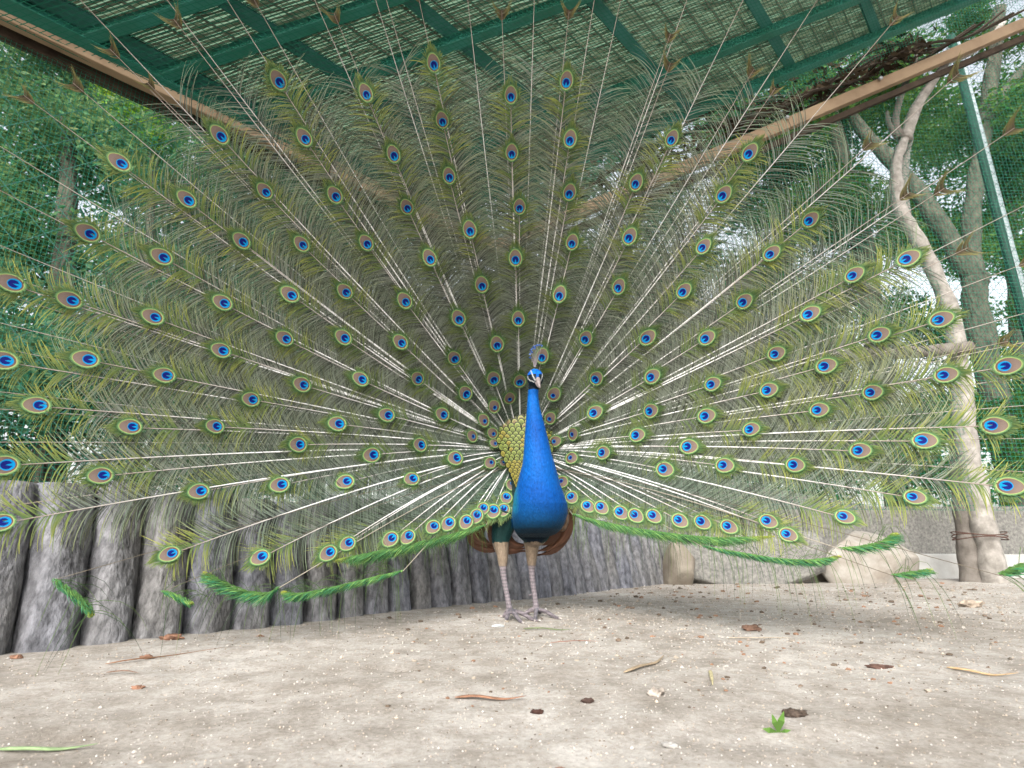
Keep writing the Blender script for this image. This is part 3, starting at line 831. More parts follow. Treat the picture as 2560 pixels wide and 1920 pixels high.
# white brow line: from the brow to the beak corner; white cheek below the eye
px_, py_ = project(co)
def stroke(pts, wpx):
    d = np.full(nv, 1e9)
    for (ax, ay), (bx, by) in zip(pts[:-1], pts[1:]):
        vx, vy = bx - ax, by - ay; L2 = vx * vx + vy * vy
        t = np.clip(((px_ - ax) * vx + (py_ - ay) * vy) / L2, 0, 1)
        d = np.minimum(d, np.hypot(px_ - ax - t * vx, py_ - ay - t * vy))
    return (d < wpx) & inhead & (y < 2.09)
white = np.array([.45, .46, .46])
for pts, wd in (([(1326, 924), (1331, 938), (1338, 951)], 1.25), ([(1357, 930), (1355, 944), (1352, 953)], 1.1), ([(1319, 941), (1321, 948), (1326, 952), (1336, 955)], 1.15)):
    c = np.where(stroke(pts, wd)[:, None], white, c)
a = bme.color_attributes.new('Col', 'FLOAT_COLOR', 'POINT')
c4 = np.ones((nv, 4), np.float32); c4[:, :3] = np.clip(c, 0, 1); a.data.foreach_set('color', c4.ravel())
bme.materials.clear()
obj('body', bme, M_body, pea)
# eyes, beak
M_dark = mat('dark_eye', (.01, .008, .006), .08, .6)
M_beak = mat('horn_beak', (.27, .23, .225), .5, .3, tint2=(.2, .17, .17), nscale=60)
for (q, s_) in (((1323, 938), -1), ((1357.5, 941), 1)):
    e = at(*q, 2.052)
    obj('eye', mesh_np('eye', ICO2[0] * .0046 + e, ICO2[1]), M_dark, pea)
P = spline([at(1344, 947, 2.036), at(1346, 954, 2.018), at(1348, 963, 2.008), at(1350, 971, 2.008)], 12)
r = np.interp(np.linspace(0, 1, 12), [0, .4, .8, 1], [.0100, .0074, .0040, .0012])
V, F = tube(P, np.stack([r, r * .9], 1), 12)
bk = obj('beak', mesh_np('beak', V, F), M_beak, pea)
P = spline([at(1342, 955, 2.040), at(1344, 962, 2.024), at(1346, 968, 2.016)], 8)
V, F = tube(P, np.linspace(.009, .002, 8), 10); obj('lower_mandible', mesh_np('lower_mandible', V, F), M_beak, bk)
# crest: bare shafts with little blue fans
crest = empty('crest_plume', at(1338, 917, 2.085)); 
M_crest = mat('crest', attr=True, rough=.45, spec=.4)
b = MB()
tipsq = ((1327, 897), (1326, 888), (1328, 881), (1330, 876), (1334, 871), (1338, 868), (1343, 866), (1348, 865.5), (1353, 867), (1331, 884), (1337, 874))
for n_, q in enumerate(tipsq):
    Y0 = 2.075 + .006 * (n_ % 3)
    A_, T_ = at(1335 + .5 * n_ * .8, 918, 2.08), at(*q, Y0)
    P = spline([A_, A_ * .5 + T_ * .5 + [.002, 0, .004], T_], 7)
    V, F = tube(P, np.linspace(.0011, .0007, 7), 5, False); b.add(V, F, (.16, .14, .15))
    dr = nrm(T_ - A_); sdv = np.array([dr[2], 0, -dr[0]])
    for k_ in range(13):
        g_ = (k_ - 6) / 6
        tip = T_ + dr * .009 * (1 - .25 * g_ * g_) + sdv * .0052 * g_ + [0, .002 * rng.normal(), 0]
        wv = sdv * .0011
        V = [T_ - wv * .6, T_ + wv * .6, tip + wv, tip - wv]
        b.add(V, [[0, 1, 2, 3]], np.array([.003, .06, .25]) * (.25 + .8 * random.random()))
bpy.data.objects.remove(crest)
obj('crest', b.mesh('crest', False), M_crest, pea)
# claws
for (a_, tp) in tips:
    d = nrm(tp - a_); d[2] = 0
    V, F = tube([tp, tp + d * .007 + [0, 0, .001], tp + d * .013 - [0, 0, .003]], [.0036, .0028, .0006], 8)
    obj('claw', mesh_np('claw', V, F), mat('claw_horn', (.42, .38, .36), .5, .3) if 'claw_horn' not in bpy.data.materials else bpy.data.materials['claw_horn'], pea)

# ---- wings: drooped brown primaries
M_prim = mat('brown_flight_feather', attr=True, rough=.5, spec=.3, trans=.1)
def blade(path, nrml, wid, col, nacross=7, camber=.15):
    P = np.asarray(path, float); m = len(P)
    T = nrm(np.gradient(P, axis=0)); Nn = np.broadcast_to(np.asarray(nrml, float), P.shape)
    S = nrm(np.cross(T, Nn)); Nn = np.cross(S, T)
    t = np.linspace(0, 1, m)
    wv = wid * np.clip(np.sin(np.clip(t * 1.02 + .12, 0, 1) ** .75 * math.pi), .04, 1) ** .55
    g = np.linspace(-1, 1, nacross)
    V = P[:, None] + S[:, None] * (g[None, :, None] * wv[:, None, None] * .5) - Nn[:, None] * (camber * wid * (g ** 2)[None, :, None])
    i, j = np.meshgrid(np.arange(m - 1), np.arange(nacross - 1), indexing='ij')
    F = np.stack([i * nacross + j, i * nacross + j + 1, (i + 1) * nacross + j + 1, (i + 1) * nacross + j], -1).reshape(-1, 4)
    C = np.array(col)[None, None] * (.75 + .5 * np.abs(np.sin(g * 9 + 1)))[None, :, None] * (.9 + .2 * rng.random((m, 1, 1)))
    C[:, nacross // 2] = np.array([.55, .5, .45]) if False else C[:, nacross // 2] * 1.6
    return V.reshape(-1, 3), F, C.reshape(-1, 3)
for side, arcs in (('l', [((1218, 1290), (1196, 1335), (1230, 1368), (1300, 1374)), ((1210, 1295), (1180, 1340), (1215, 1372), (1290, 1368)), ((1232, 1290), (1235, 1345), (1265, 1376), (1318, 1376)), ((1240, 1290), (1250, 1340), (1280, 1372), (1325, 1366)), ((1250, 1285), (1262, 1335), (1290, 1362), (1330, 1356)), ((1205, 1295), (1178, 1322), (1200, 1352), (1250, 1362))]),
                   ('r', [((1424, 1275), (1416, 1330), (1384, 1374), (1338, 1388)), ((1418, 1275), (1408, 1328), (1380, 1364), (1338, 1378)), ((1410, 1275), (1398, 1325), (1374, 1352), (1338, 1364)), ((1402, 1275), (1388, 1320), (1368, 1344), (1335, 1352)), ((1427, 1270), (1422, 1310), (1402, 1350), (1365, 1378))])):
    wc_ = at(*arcs[0][0], 2.28)
    wing = None
    for q, arc in enumerate(arcs):
        Y0 = 2.36 - .008 * q
        P = spline([at(px, py, Y0 - .06 * (1 - k_ / 3)) for k_, (px, py) in enumerate(arc)], 16)
        V, F, C = blade(P, (0, -1, .25), .044, np.array([.085, .04, .024]) * (.8 + .4 * random.random()))
        me_ = mesh_np('flight_feather', V, F, C)
        if wing is None:
            # scapular patch is the wing part itself
            ctr = at(1262 if side == 'l' else 1404, 1290, 2.34 if side == 'l' else 2.27)
            WV = ICO3[0] * np.array([.028, .10, .06]); WV = WV + ctr
            wcC = np.array([.16, .10, .06]) * (.55 + .9 * (np.sin(WV[:, 2:3] * 900 + 3 * sines(WV, 90, 5)[:, None]) > 0))
            wing = obj('wing', mesh_np('wing', WV, ICO3[1], wcC), M_prim, pea)
        obj('flight_feather', me_, M_prim, wing)

# ---- golden scale feathers of the back
mantle_rows = np.array([(1290, 1345, 1215, 2.15), (1280, 1352, 1190, 2.19), (1264, 1366, 1158, 2.24), (1250, 1384, 1120, 2.29), (1240, 1392, 1087, 2.33), (1242, 1388, 1050, 2.36), (1262, 1368, 1026, 2.38)], float)
def shield(u, v):           # u -1..1 across, v 0..1 up
    k_ = v * (len(mantle_rows) - 1)
    r_ = [np.interp(k_, range(len(mantle_rows)), mantle_rows[:, q]) for q in range(4)]
    xm, hw = (r_[0] + r_[1]) / 2, (r_[1] - r_[0]) / 2
    return at(xm + hw * u, r_[2], r_[3] + .05 * u * u)
nu, nvv = 17, 21
SV = np.array([shield(a_, b_) + [0, .012, 0] for b_ in np.linspace(0, 1, nvv) for a_ in np.linspace(-1, 1, nu)])
i, j = np.meshgrid(np.arange(nvv - 1), np.arange(nu - 1), indexing='ij')
SF = np.stack([i * nu + j, i * nu + j + 1, (i + 1) * nu + j + 1, (i + 1) * nu + j], -1).reshape(-1, 4)
BV = SV + [0, .05, 0]
V = np.vstack([SV, BV]); o_ = len(SV)
F = np.vstack([SF, SF[:, ::-1] + o_])
rim = [r_ * nu for r_ in range(nvv)] + [(nvv - 1) * nu + q for q in range(1, nu)] + [r_ * nu + nu - 1 for r_ in range(nvv - 2, -1, -1)] + list(range(nu - 2, 0, -1))
F = np.vstack([F, [[rim[q], rim[(q + 1) % len(rim)], rim[(q + 1) % len(rim)] + o_, rim[q] + o_] for q in range(len(rim))]])
mantle = obj('mantle', mesh_np('mantle', V, F), mat('mantle_dark', (.02, .028, .012), .6, .3), pea)
def scale_mesh(core, mid):
    nr, nth = 7, 20
    V, C = [], []
    for r_ in np.linspace(0, 1, nr):
        for th in np.linspace(0, 2 * math.pi, nth, endpoint=False):
            xx_, yy_ = r_ * math.cos(th), r_ * math.sin(th) * 1.12
            V.append((xx_, yy_, .08 * (1 - r_ * r_) + .38 * yy_))
            e_ = r_
            if e_ > .81: cc = (.012, .014, .006)
            elif e_ > .58: cc = mid
            else: cc = core
            k_ = .75 + .35 * (yy_ * .5 + .5)
            C.append(np.array(cc) * k_)
    V = np.array(V)
    i, j = np.meshgrid(np.arange(nr - 1), np.arange(nth), indexing='ij')
    F = np.stack([i * nth + j, (i + 1) * nth + j, (i + 1) * nth + (j + 1) % nth, i * nth + (j + 1) % nth], -1).reshape(-1, 4)
    return mesh_np('scale_feather', V, F, np.array(C))
M_scale = mat('golden_scale', attr=True, rough=.35, spec=.5, metal=.15)
smesh = [scale_mesh((.21, .18, .035), (.38, .35, .085)), scale_mesh((.15, .19, .05), (.31, .36, .09)), scale_mesh((.21, .155, .08), (.33, .36, .115)), scale_mesh((.26, .175, .135), (.33, .37, .15))]
for q in smesh: q.materials.append(M_scale)
v = 0.0; row = 0
while v <= 1.0:
    L = np.linalg.norm(shield(-1, v) - shield(1, v))
    sz_ = .0092 + .0080 * v ** 1.3
    n = max(3, int(L / (sz_ * 1.75)))
    for q in range(n):
        u = -1 + 2 * (q + .5 * (row % 2) + .25) / n
        if u > 1.02: continue
        hidden = (u > .12 and u < .62 and v < .75)
        if hidden: continue
        p = shield(u, v) + np.array([0, -.001 - .012 * (1 - v) * 0, 0])
        nn = nrm(np.array([u * .75, -1, .12 + .1 * v]))
        up = nrm(np.array([u * .35, .1, 1.0])); up = nrm(up - (up @ nn) * nn); rt = np.cross(up, nn)
        s2 = sz_ * (.92 + .2 * random.random())
        jit = np.array([rng.normal(), 0, rng.normal()]) * .0011
        M_ = Matrix(((rt[0] * s2, up[0] * s2, nn[0] * s2, p[0] + jit[0]), (rt[1] * s2, up[1] * s2, nn[1] * s2, p[1]), (rt[2] * s2, up[2] * s2, nn[2] * s2, p[2] + jit[2]), (0, 0, 0, 1)))
        kind = 0 if v < .35 else (1 if v < .72 else (2 if v < .9 else 3))
        if random.random() < .25: kind = max(0, kind - 1)
        obj('scale_feather', smesh[kind], None, mantle, M_)
    v += sz_ * .66 / .215
    row += 1

# ---- the fanned train
C0 = at(1302, 1125, 2.45)
BA, BB = .78, .25
def bowl_y(r_): return C0[1] - BA * r_ - BB * r_ * r_
def bowl_hit(px, py):
    d = ray(px, py); o_ = np.array([0, 0, CAM_H])
    ts = np.linspace(.3, 3.2, 1500)
    P = o_ + d * ts[:, None]
    r_ = np.hypot(P[:, 0] - C0[0], P[:, 2] - C0[2])
    g = P[:, 1] - bowl_y(r_)
    i_ = int(np.argmax(g > 0))
    return P[i_], r_[i_]
def fan_path(th, r_, n, back=.05, bow=0.0, r0=.035):
    rho = np.linspace(r0, r_, n)
    y_ = bowl_y(rho) + back * (r_ - rho) / max(r_, .3) + .012
    tau = rho / r_
    return np.stack([C0[0] + rho * math.cos(th), y_, C0[2] + rho * math.sin(th) + bow * 4 * tau * (1 - tau)], 1)
def fan_normals(P):
    T = nrm(np.gradient(P, axis=0))
    rad = P - C0; rad[:, 1] = 0
    tang = nrm(np.cross(nrm(rad), [0, 1, 0]))
    N_ = nrm(np.cross(T, tang))
    N_ = np.where((N_[:, 1:2] > 0), -N_, N_)
    return T, N_
def barbs(P, t, side, L, a0, curl, wdt, croot, ctip, droop, K=6, lift=-.06, seedr=rng):
    """P path (n,3); t, side, L, a0, wdt: per-barb arrays; croot, ctip (m,3)"""
    n = len(P); T, N_ = fan_normals(P)
    f = t * (n - 1); i_ = np.clip(f.astype(int), 0, n - 2); u = (f - i_)[:, None]
    R = P[i_] * (1 - u) + P[i_ + 1] * u
    Tm = nrm(T[i_] * (1 - u) + T[i_ + 1] * u); Nm = nrm(N_[i_] * (1 - u) + N_[i_ + 1] * u)
    S = np.cross(Nm, Tm) * side[:, None]
    m = len(t)
    pos = R.copy(); pts = [pos.copy()]; dirs = []
    nz = seedr.normal(size=m) * .10 + lift
    cj = curl * (.6 + .8 * seedr.random(m))
    step = (L / (K - 1))[:, None]
    for k_ in range(K - 1):
        s_ = (k_ + .5) / (K - 1)
        ph = a0 + cj * s_
        d = np.cos(ph)[:, None] * Tm + np.sin(ph)[:, None] * S + (nz * (1 - s_))[:, None] * Nm
        d = nrm(d + np.array([0, 0, -1.0]) * (droop * s_ ** 1.2)[:, None])
        dirs.append(d); pos = pos + d * step; pts.append(pos.copy())
    dirs.append(dirs[-1])
    V = []; Cc = []
    for k_ in range(K):
        s_ = k_ / (K - 1)
        Wv = nrm(np.cross(Nm, dirs[k_])) * (wdt * (1 - .75 * s_ ** 2) / 2)[:, None]
        V.append(pts[k_] - Wv); V.append(pts[k_] + Wv)
        cc = croot * (1 - s_ ** .8) + ctip * s_ ** .8
        Cc.append(cc); Cc.append(cc)
    V = np.stack(V, 1).reshape(-1, 3); Cc = np.stack(Cc, 1).reshape(-1, 3)
    base = (np.arange(m) * 2 * K)[:, None, None]
    q = np.array([[2 * k_, 2 * k_ + 1, 2 * k_ + 3, 2 * k_ + 2] for k_ in range(K - 1)])
    return V, (q[None] + base).reshape(-1, 4), Cc

def eyespot_mesh(pupil=1.0, seed=0):
    nr, nth = 34, 64
    V, C = [], []
    rr_ = np.linspace(0, 1.14, nr)
    for r_ in rr_:
        for th in np.linspace(0, 2 * math.pi, nth, endpoint=False):
            jag = 1.0
            if r_ > 1.06: jag = 1 + .10 * math.sin(th * 19 + seed) + .07 * math.sin(th * 31)
            rr2 = 1.06 + (r_ - 1.06) * jag * (1 + 1.5 * abs(math.sin(th * 23 + seed))) if r_ > 1.06 else r_
            egg = 1 - .10 * math.sin(th) if math.sin(th) > 0 else 1.0
            xx_, yy_ = rr2 * math.cos(th) * egg, rr2 * math.sin(th) * (1.20 if math.sin(th) > 0 else 1.10)
            V.append((xx_, yy_, .07 * rr2 * rr2 - (.12 * (rr2 - 1.05) if rr2 > 1.05 else 0)))
            # colours
            if r_ > 1.09: cc = np.array([.08, .155, .065])
            elif r_ > 1.02: cc = np.array([.15, .27, .10])
            elif r_ > .935: cc = np.array([.33, .39, .15])
            elif r_ > .905: cc = np.array([.20, .12, .07])
            else:
                tipn = max(0, min(1, yy_ * .7 + .5))
                cc = np.array([.115, .075, .058]) * (1 - tipn) + np.array([.205, .152, .128]) * tipn
            cx_, cy_ = xx_ / (.64 * pupil), (yy_ + .29) / (.61 * pupil)
            if cx_ * cx_ + cy_ * cy_ < 1: cc = np.array([.0, .225, .50])
            dx_, dy_ = xx_ / (.48 * pupil), (yy_ + .23) / (.46 * pupil)
            if dx_ * dx_ + dy_ * dy_ < 1 and not (pupil > .8 and dy_ < .15 and abs(dx_) < (.15 - dy_) * .34): cc = np.array([.004, .009, .13])
            C.append(cc)
    i, j = np.meshgrid(np.arange(nr - 1), np.arange(nth), indexing='ij')
    F = np.stack([i * nth + j, (i + 1) * nth + j, (i + 1) * nth + (j + 1) % nth, i * nth + (j + 1) % nth], -1).reshape(-1, 4)
    me_ = mesh_np('eyespot', np.array(V), F, np.array(C)); me_.materials.append(M_eye)
    return me_
EYE = [eyespot_mesh(1.0, 0), eyespot_mesh(.95, 2), eyespot_mesh(.62, 4)]

EYES = [(600,173),(789,201),(936,136),(1103,204),(1224,173),(955,257),(473,292),(656,296),(848,332),(1105,328),(1232,299),(1453,298),(1621,328),(257,352),(969,378),(1376,393),(1230,414),(570,411),(722,420),(1122,445),(402,431),(878,444),(1564,419),(1015,495),(1753,472),(187,501),(520,520),(650,526),(790,523),(1237,522),(1361,510),(1521,532),(350,554),(927,556),(1114,556),(1667,546),(1961,559),(1848,593),(20,612),(1040,613),(1210,635),(1339,618),(1479,627),(627,635),(744,628),(873,648),(1610,649),(150,648),(479,653),(328,684),(990,685),(1120,687),(1750,678),(2034,690),(1900,722),(613,730),(740,728),(1073,741),(1267,729),(1398,727),(1528,729),(864,738),(476,756),(1679,762),(980,771),(1172,768),(186,776),(5,780),(1786,789),(2180,790),(354,810),(2044,810),(1065,816),(1122,821),(1290,815),(1411,812),(1541,829),(900,816),(777,819),(650,830),(1663,842),(1887,846),(1004,848),(1196,850),(540,862),(1100,858),(80,877),(1066,877),(1286,890),(1408,886),(1528,898),(1772,885),(834,895),(954,894),(1043,908),(1190,902),(727,915),(280,923),(461,921),(2148,919),(1625,928),(1240,937),(1378,940),(1018,942),(1200,953),(905,961),(1998,952),(641,960),(1490,965),(1860,974),(801,982),(1305,978),(1236,990),(982,990),(1058,1000),(1567,1006),(1720,1004),(1438,1014),(8,1005),(215,1028),(888,1036),(745,1042),(603,1048),(1215,1042),(1105,1048),(2183,1052),(427,1062),(1976,1075),(1093,1076),(1236,1075),(1270,1095),(1300,1097),(1342,1108),(1374,1114),(1413,1115),(1469,1125),(1518,1127),(1575,1137),(1660,1127),(1703,1156),(1825,1118),(1088,1102),(1065,1105),(1043,1100),(1028,1115),(1006,1128),(968,1132),(935,1140),(880,1160),(843,1165),(750,1175),(708,1195),(562,1205),(365,1198),(2,1130),(1063,935),(1067,958),(1085,1000)]
OLIVE_R = np.array([.262, .268, .24]); OLIVE_T = np.array([.295, .345, .25]); YEL = np.array([.50, .50, .11]); GRN_R = np.array([.125, .18, .145]); GRN_T = np.array([.155, .25, .16]); DKT = np.array([.05, .07, .03])
def quill_mesh(P, r0, r1):
    n = len(P)
    V, F = tube(P, np.linspace(r0, r1, n), 5, False)
    t = np.repeat(np.linspace(0, 1, n), 5)[:, None]
    white = np.array([.78, .77, .76]); br = np.array([.26, .20, .155])
    k_ = np.clip((t - .70) / .30, 0, 1)
    return mesh_np('train_feather', V, F, white * (1 - k_) + br * k_)
def shaft_barbs(P, plen, dens, Lmax, green, lowness, near_eye=True, tail_t=.93, seedr=rng):
    m = int(plen / dens)
    out = []
    t = np.tile(np.linspace(.10, tail_t, m), 2) + seedr.normal(size=2 * m) * .002
    t = np.clip(t, .05, tail_t)
    side = np.repeat([1.0, -1.0], m)
    env = np.interp(t, [0, .15, .5, .85, 1], [.45, .72, 1.0, .95, .8])
    L = Lmax * env * (.8 + .4 * seedr.random(2 * m))
    a0 = np.radians(np.interp(t, [0, .7, 1], [56, 50, 40])) + seedr.normal(size=2 * m) * .05
    wdt = np.where(seedr.random(2 * m) < .3, .0022, .0013) * np.interp(t, [0, .75, 1], [.9, 1.0, 1.25])
    ny_ = np.clip((t - .70) / .25, 0, 1)[:, None] * (.75 if near_eye else .3) * float(np.clip((plen - .7) / .6, .08, 1))
    yl = (seedr.random((2 * m, 1)) ** 1.5) * ny_
    cr = OLIVE_R * (1 - green) + GRN_R * green
    ct = OLIVE_T * (1 - green) + GRN_T * green
    croot = cr * (.65 + .6 * seedr.random((2 * m, 1))); ctip = ct * (.7 + .6 * seedr.random((2 * m, 1)))
    ctip = ctip * (1 - yl) + YEL * yl
    dk = (seedr.random((2 * m, 1)) < .36)
    croot = np.where(dk, croot * .35, croot); ctip = np.where(dk, ctip * .4, ctip)
    # gravity: barbs on feathers that lie low or level hang down
    droop = np.full(2 * m, .10) + lowness * .55 * seedr.random(2 * m)
    return barbs(P, t, side, L, a0, .55, wdt, croot, ctip, droop, seedr=seedr)

for n_, (ex, ey) in enumerate(EYES):
    px, py = ex * 1.1573, ey * 1.1573
    E, r_ = bowl_hit(px, py)
    th = math.atan2(E[2] - C0[2], E[0] - C0[0])
    low = max(0.0, min(1.0, (.35 - math.sin(th)) / .9))
    lowrow = py > 1235
    P = fan_path(th, r_ + .006, max(10, int(26 * r_)), .02 + .03 * random.random(), bow=.05 * low * r_)
    plen = r_ * 1.45
    f = obj('train_feather', quill_mesh(P, .0032 + .0008 * r_, .0013), M_quill, pea)
    green = max(0, min(1, 1.25 - r_ * 2.2)) * .8 + .35 * low
    green = min(1, green + (.25 if lowrow else 0))
    es = np.interp(r_, [.1, .3, .55, .95], [.022, .0285, .0268, .0218]) * (.9 if lowrow else 1.0)
    es *= .96 + .08 * random.random()
    if r_ < .12: es *= .8
    mb = MB()
    V, F, Cc = shaft_barbs(P, plen, .0043 if r_ > .35 else .0038, .112 if r_ > .5 else (.07 if r_ > .25 else .04), green, low)
    mb.add(V, F, Cc)
    # fringe round the eyespot
    T, Nn = fan_normals(P)
    t_, n__ = T[-1], Nn[-1]
    n__ = nrm(n__ + .09 * rng.normal(size=3) + (np.array([0, -.25, .0]) if lowrow else 0)); t_ = nrm(t_ - (t_ @ n__) * n__); s_ = np.cross(t_, n__)
    c_eye = P[-1] + n__ * .010
    # long side barbs that leave the shaft just below the eyespot
    if r_ > .3:
        m = 56; tt_ = 1 - (.012 + .085 * rng.random(m)) / max(plen, .4) * 1.2
        sdd = np.where(rng.random(m) < .5, 1.0, -1.0); Z = np.zeros((m, 3))
        yq = rng.random((m, 1)) ** 1.2 * (1.0 if r_ > .7 else .35)
        V, F, Cc = barbs(P, tt_, sdd, .045 + .045 * rng.random(m), np.radians(38 + 18 * rng.random(m)), .55, np.where(rng.random(m) < .45, .0030, .0016), Z + [.12, .20, .075], Z + np.array([.19, .24, .09]) * (1 - yq) + YEL * yq, np.full(m, .12 + .5 * low), lift=.03)
        mb.add(V, F, Cc)
    # short green fuzz round the rim
    m = 150 if r_ > .25 else 70
    phi = rng.random(m) * 2 * math.pi
    rim_ = c_eye + (np.cos(phi)[:, None] * s_ * .92 + np.sin(phi)[:, None] * t_ * 1.12) * es - n__ * .003
    flame = np.clip((np.sin(phi) - .35) / .65, 0, 1)[:, None]
    tipp = c_eye + t_ * es * (2.7 if r_ > .2 else 1.9)
    dirv = nrm((np.cos(phi)[:, None] * s_ + (np.sin(phi) * .6 + .75)[:, None] * t_) * (1 - flame) + (tipp - rim_) / es * flame + .14 * rng.normal(size=(m, 3)))
    L = es * (.45 + .55 * rng.random(m)) * (1 + .8 * flame[:, 0])
    Pm = rim_ + dirv * (L * .5)[:, None]; Pe = Pm + nrm(dirv + np.array([0, 0, -.1 - .3 * low])) * (L * .5)[:, None]
    wv = nrm(np.cross(dirv, n__)) * .0009
    V = np.stack([rim_ - wv, rim_ + wv, Pm - wv, Pm + wv, Pe - wv * .3, Pe + wv * .3], 1).reshape(-1, 3)
    bs = (np.arange(m) * 6)[:, None, None]
    F = (np.array([[0, 1, 3, 2], [2, 3, 5, 4]])[None] + bs).reshape(-1, 4)
    yl = (rng.random((m, 1)) ** 1.6) * (.55 if r_ > .6 else .2)
    g0 = np.array([.10, .21, .08]); g1 = np.array([.14, .19, .075]) * (1 - yl) + YEL * yl
    g1 = g1 * (.7 + .6 * rng.random((m, 1)))
    Cc = np.stack([np.broadcast_to(g0, (m, 3))] * 2 + [(g0 + g1) / 2] * 2 + [g1] * 2, 1).reshape(-1, 3)
    mb.add(V, F, Cc)
    tag(obj('barbs', mb.mesh('barbs', False), M_barb, f), kind='stuff')
    c_ = c_eye - t_ * es * .1
    asp = .86 if r_ > .3 else .92
    M_ = Matrix(((s_[0] * es * asp, t_[0] * es, n__[0] * es, c_[0]), (s_[1] * es * asp, t_[1] * es, n__[1] * es, c_[1]), (s_[2] * es * asp, t_[2] * es, n__[2] * es, c_[2]), (0, 0, 0, 1)))
    # right-handed frame
    if Matrix(M_).to_3x3().determinant() < 0:
        for q in range(3): M_[q][0] = -M_[q][0]
    obj('eyespot', EYE[2 if r_ < .24 and not lowrow else n_ % 2], None, f, M_)

# long outer feathers that end in a forked tip
FORK = [(36,217),(163,187),(256,99),(353,187),(419,24),(828,12),(1254,8),(1425,8),(1682,66),(1682,140),(1894,155),(1949,202),(2194,338),(2291,467),(2380,455),(2439,607),(1040,-40),(620,-30),(2545,843),(2600,640),(-60,440),(-90,700),(-80,850),(-120,1100),(-60,1270),(2660,830),(2680,1000),(2640,1180),(2700,1090),(-140,960),(950,-60),(1560,-40),(-120,560),(120,-90),(330,-120),(520,-80),(740,-110),(900,-130),(1160,-90),(1340,-130),(1500,-90),(1760,-120),(1900,-90),(2080,-60),(2260,20),(2420,160),(2560,300),(2640,470),(-110,640),(-100,300),(-130,770),(-110,1010),(2690,920),(2700,740)]
def fork_tip(T_, t_, n__, s_, size, seed):
    """two horns of close-set barbs sweeping apart from the end of the shaft"""
    b_ = MB(); r = np.random.default_rng(seed)
    for sd_ in (-1, 1):
        big = .8 + .5 * r.random()
        for k_ in range(22):
            f_ = r.random()
            root = T_ - t_ * size * .9 * f_
            q = np.linspace(0, 1, 6)[:, None]
            L = size * big * (.55 + .75 * (1 - f_)) * (.75 + .4 * r.random())
            Pc = root + s_ * sd_ * L * q ** .85 * (.75 + .2 * r.random()) + t_ * L * (.35 * q + .55 * q ** 2.2) + n__ * L * (.25 * q ** 2 + .06 * r.normal() * q)
            wv = t_ * (.0016 * (1 - .8 * q ** 1.5))
            i_ = np.arange(5)
            c_ = np.array([.085, .065, .045]) * (1 - q) + np.array([.28, .26, .10]) * q
            c_ = c_ * (.6 + .7 * r.random())
            b_.add(np.concatenate([Pc - wv, Pc + wv]), np.stack([i_, i_ + 1, 7 + i_, 6 + i_], 1), np.vstack([c_, c_]))
    return b_
for n_, (px, py) in enumerate(FORK):
    E, r_ = bowl_hit(px, py)
    th = math.atan2(E[2] - C0[2], E[0] - C0[0])
    low = max(0.0, min(1.0, (.35 - math.sin(th)) / .9))
    P = fan_path(th, r_, 34, .05, bow=.05 * low)
    P[:, 1] += .015
    f = obj('train_feather', quill_mesh(P, .0040, .0008), M_quill, pea)
    mb = MB()
    V, F, Cc = shaft_barbs(P, r_ * 1.45, .0062, .12, .3 + .4 * low, low, False, .86)
    mb.add(V, F, Cc)
    T, Nn = fan_normals(P); t_, nn_ = T[-1], Nn[-1]; s_ = np.cross(t_, nn_)
    tag(obj('barbs', mb.mesh('barbs', False), M_barb, f), kind='stuff')
    tag(obj('forked_tip', fork_tip(P[-1], t_, nn_, s_, .023 + .007 * random.random(), n_).mesh('forked_tip', True), M_barb, f), kind='stuff')

# stiff brown tail feathers propping the fan from behind
for n_, th in enumerate(np.linspace(math.radians(-8), math.radians(188), 20)):
    rho = np.linspace(.03, .36 + .03 * random.random(), 12)
    P = np.stack([C0[0] + rho * math.cos(th), bowl_y(rho) + .11, C0[2] + rho * math.sin(th)], 1)
    V, F, Cc = blade(P, (-.25 * math.cos(th), -1, -.25 * math.sin(th)), .07, (.13, .13, .10))
    obj('tail_feather', mesh_np('tail_feather', V, F, Cc), M_prim, pea)

# lowest feathers, seen edge-on: rolled green vanes
EDGE = [([(1215, 1312), (1120, 1338), (1020, 1362), (930, 1382), (830, 1402)], .034, .1), ([(1005, 1428), (920, 1448), (830, 1470), (745, 1487), (700, 1482)], .020, .8),
        ([(692, 1470), (660, 1486), (600, 1478), (545, 1455), (500, 1432)], .024, .8), ([(1432, 1285), (1540, 1312), (1660, 1332), (1790, 1345), (1940, 1342)], .028, .1),
        ([(1760, 1366), (1850, 1382), (1950, 1398), (2040, 1402), (2110, 1392)], .017, .8), ([(2110, 1372), (2170, 1366), (2215, 1355), (2250, 1334)], .020, .8),
        ([(120, 1450), (160, 1480), (195, 1510), (215, 1545)], .012, 1.0), ([(395, 1480), (430, 1492), (470, 1512)], .012, 1.0), ([(2245, 1440), (2285, 1434), (2340, 1426)], .014, 1.0), ([(2520, 1440), (2545, 1425), (2580, 1412)], .025, 1.0)]
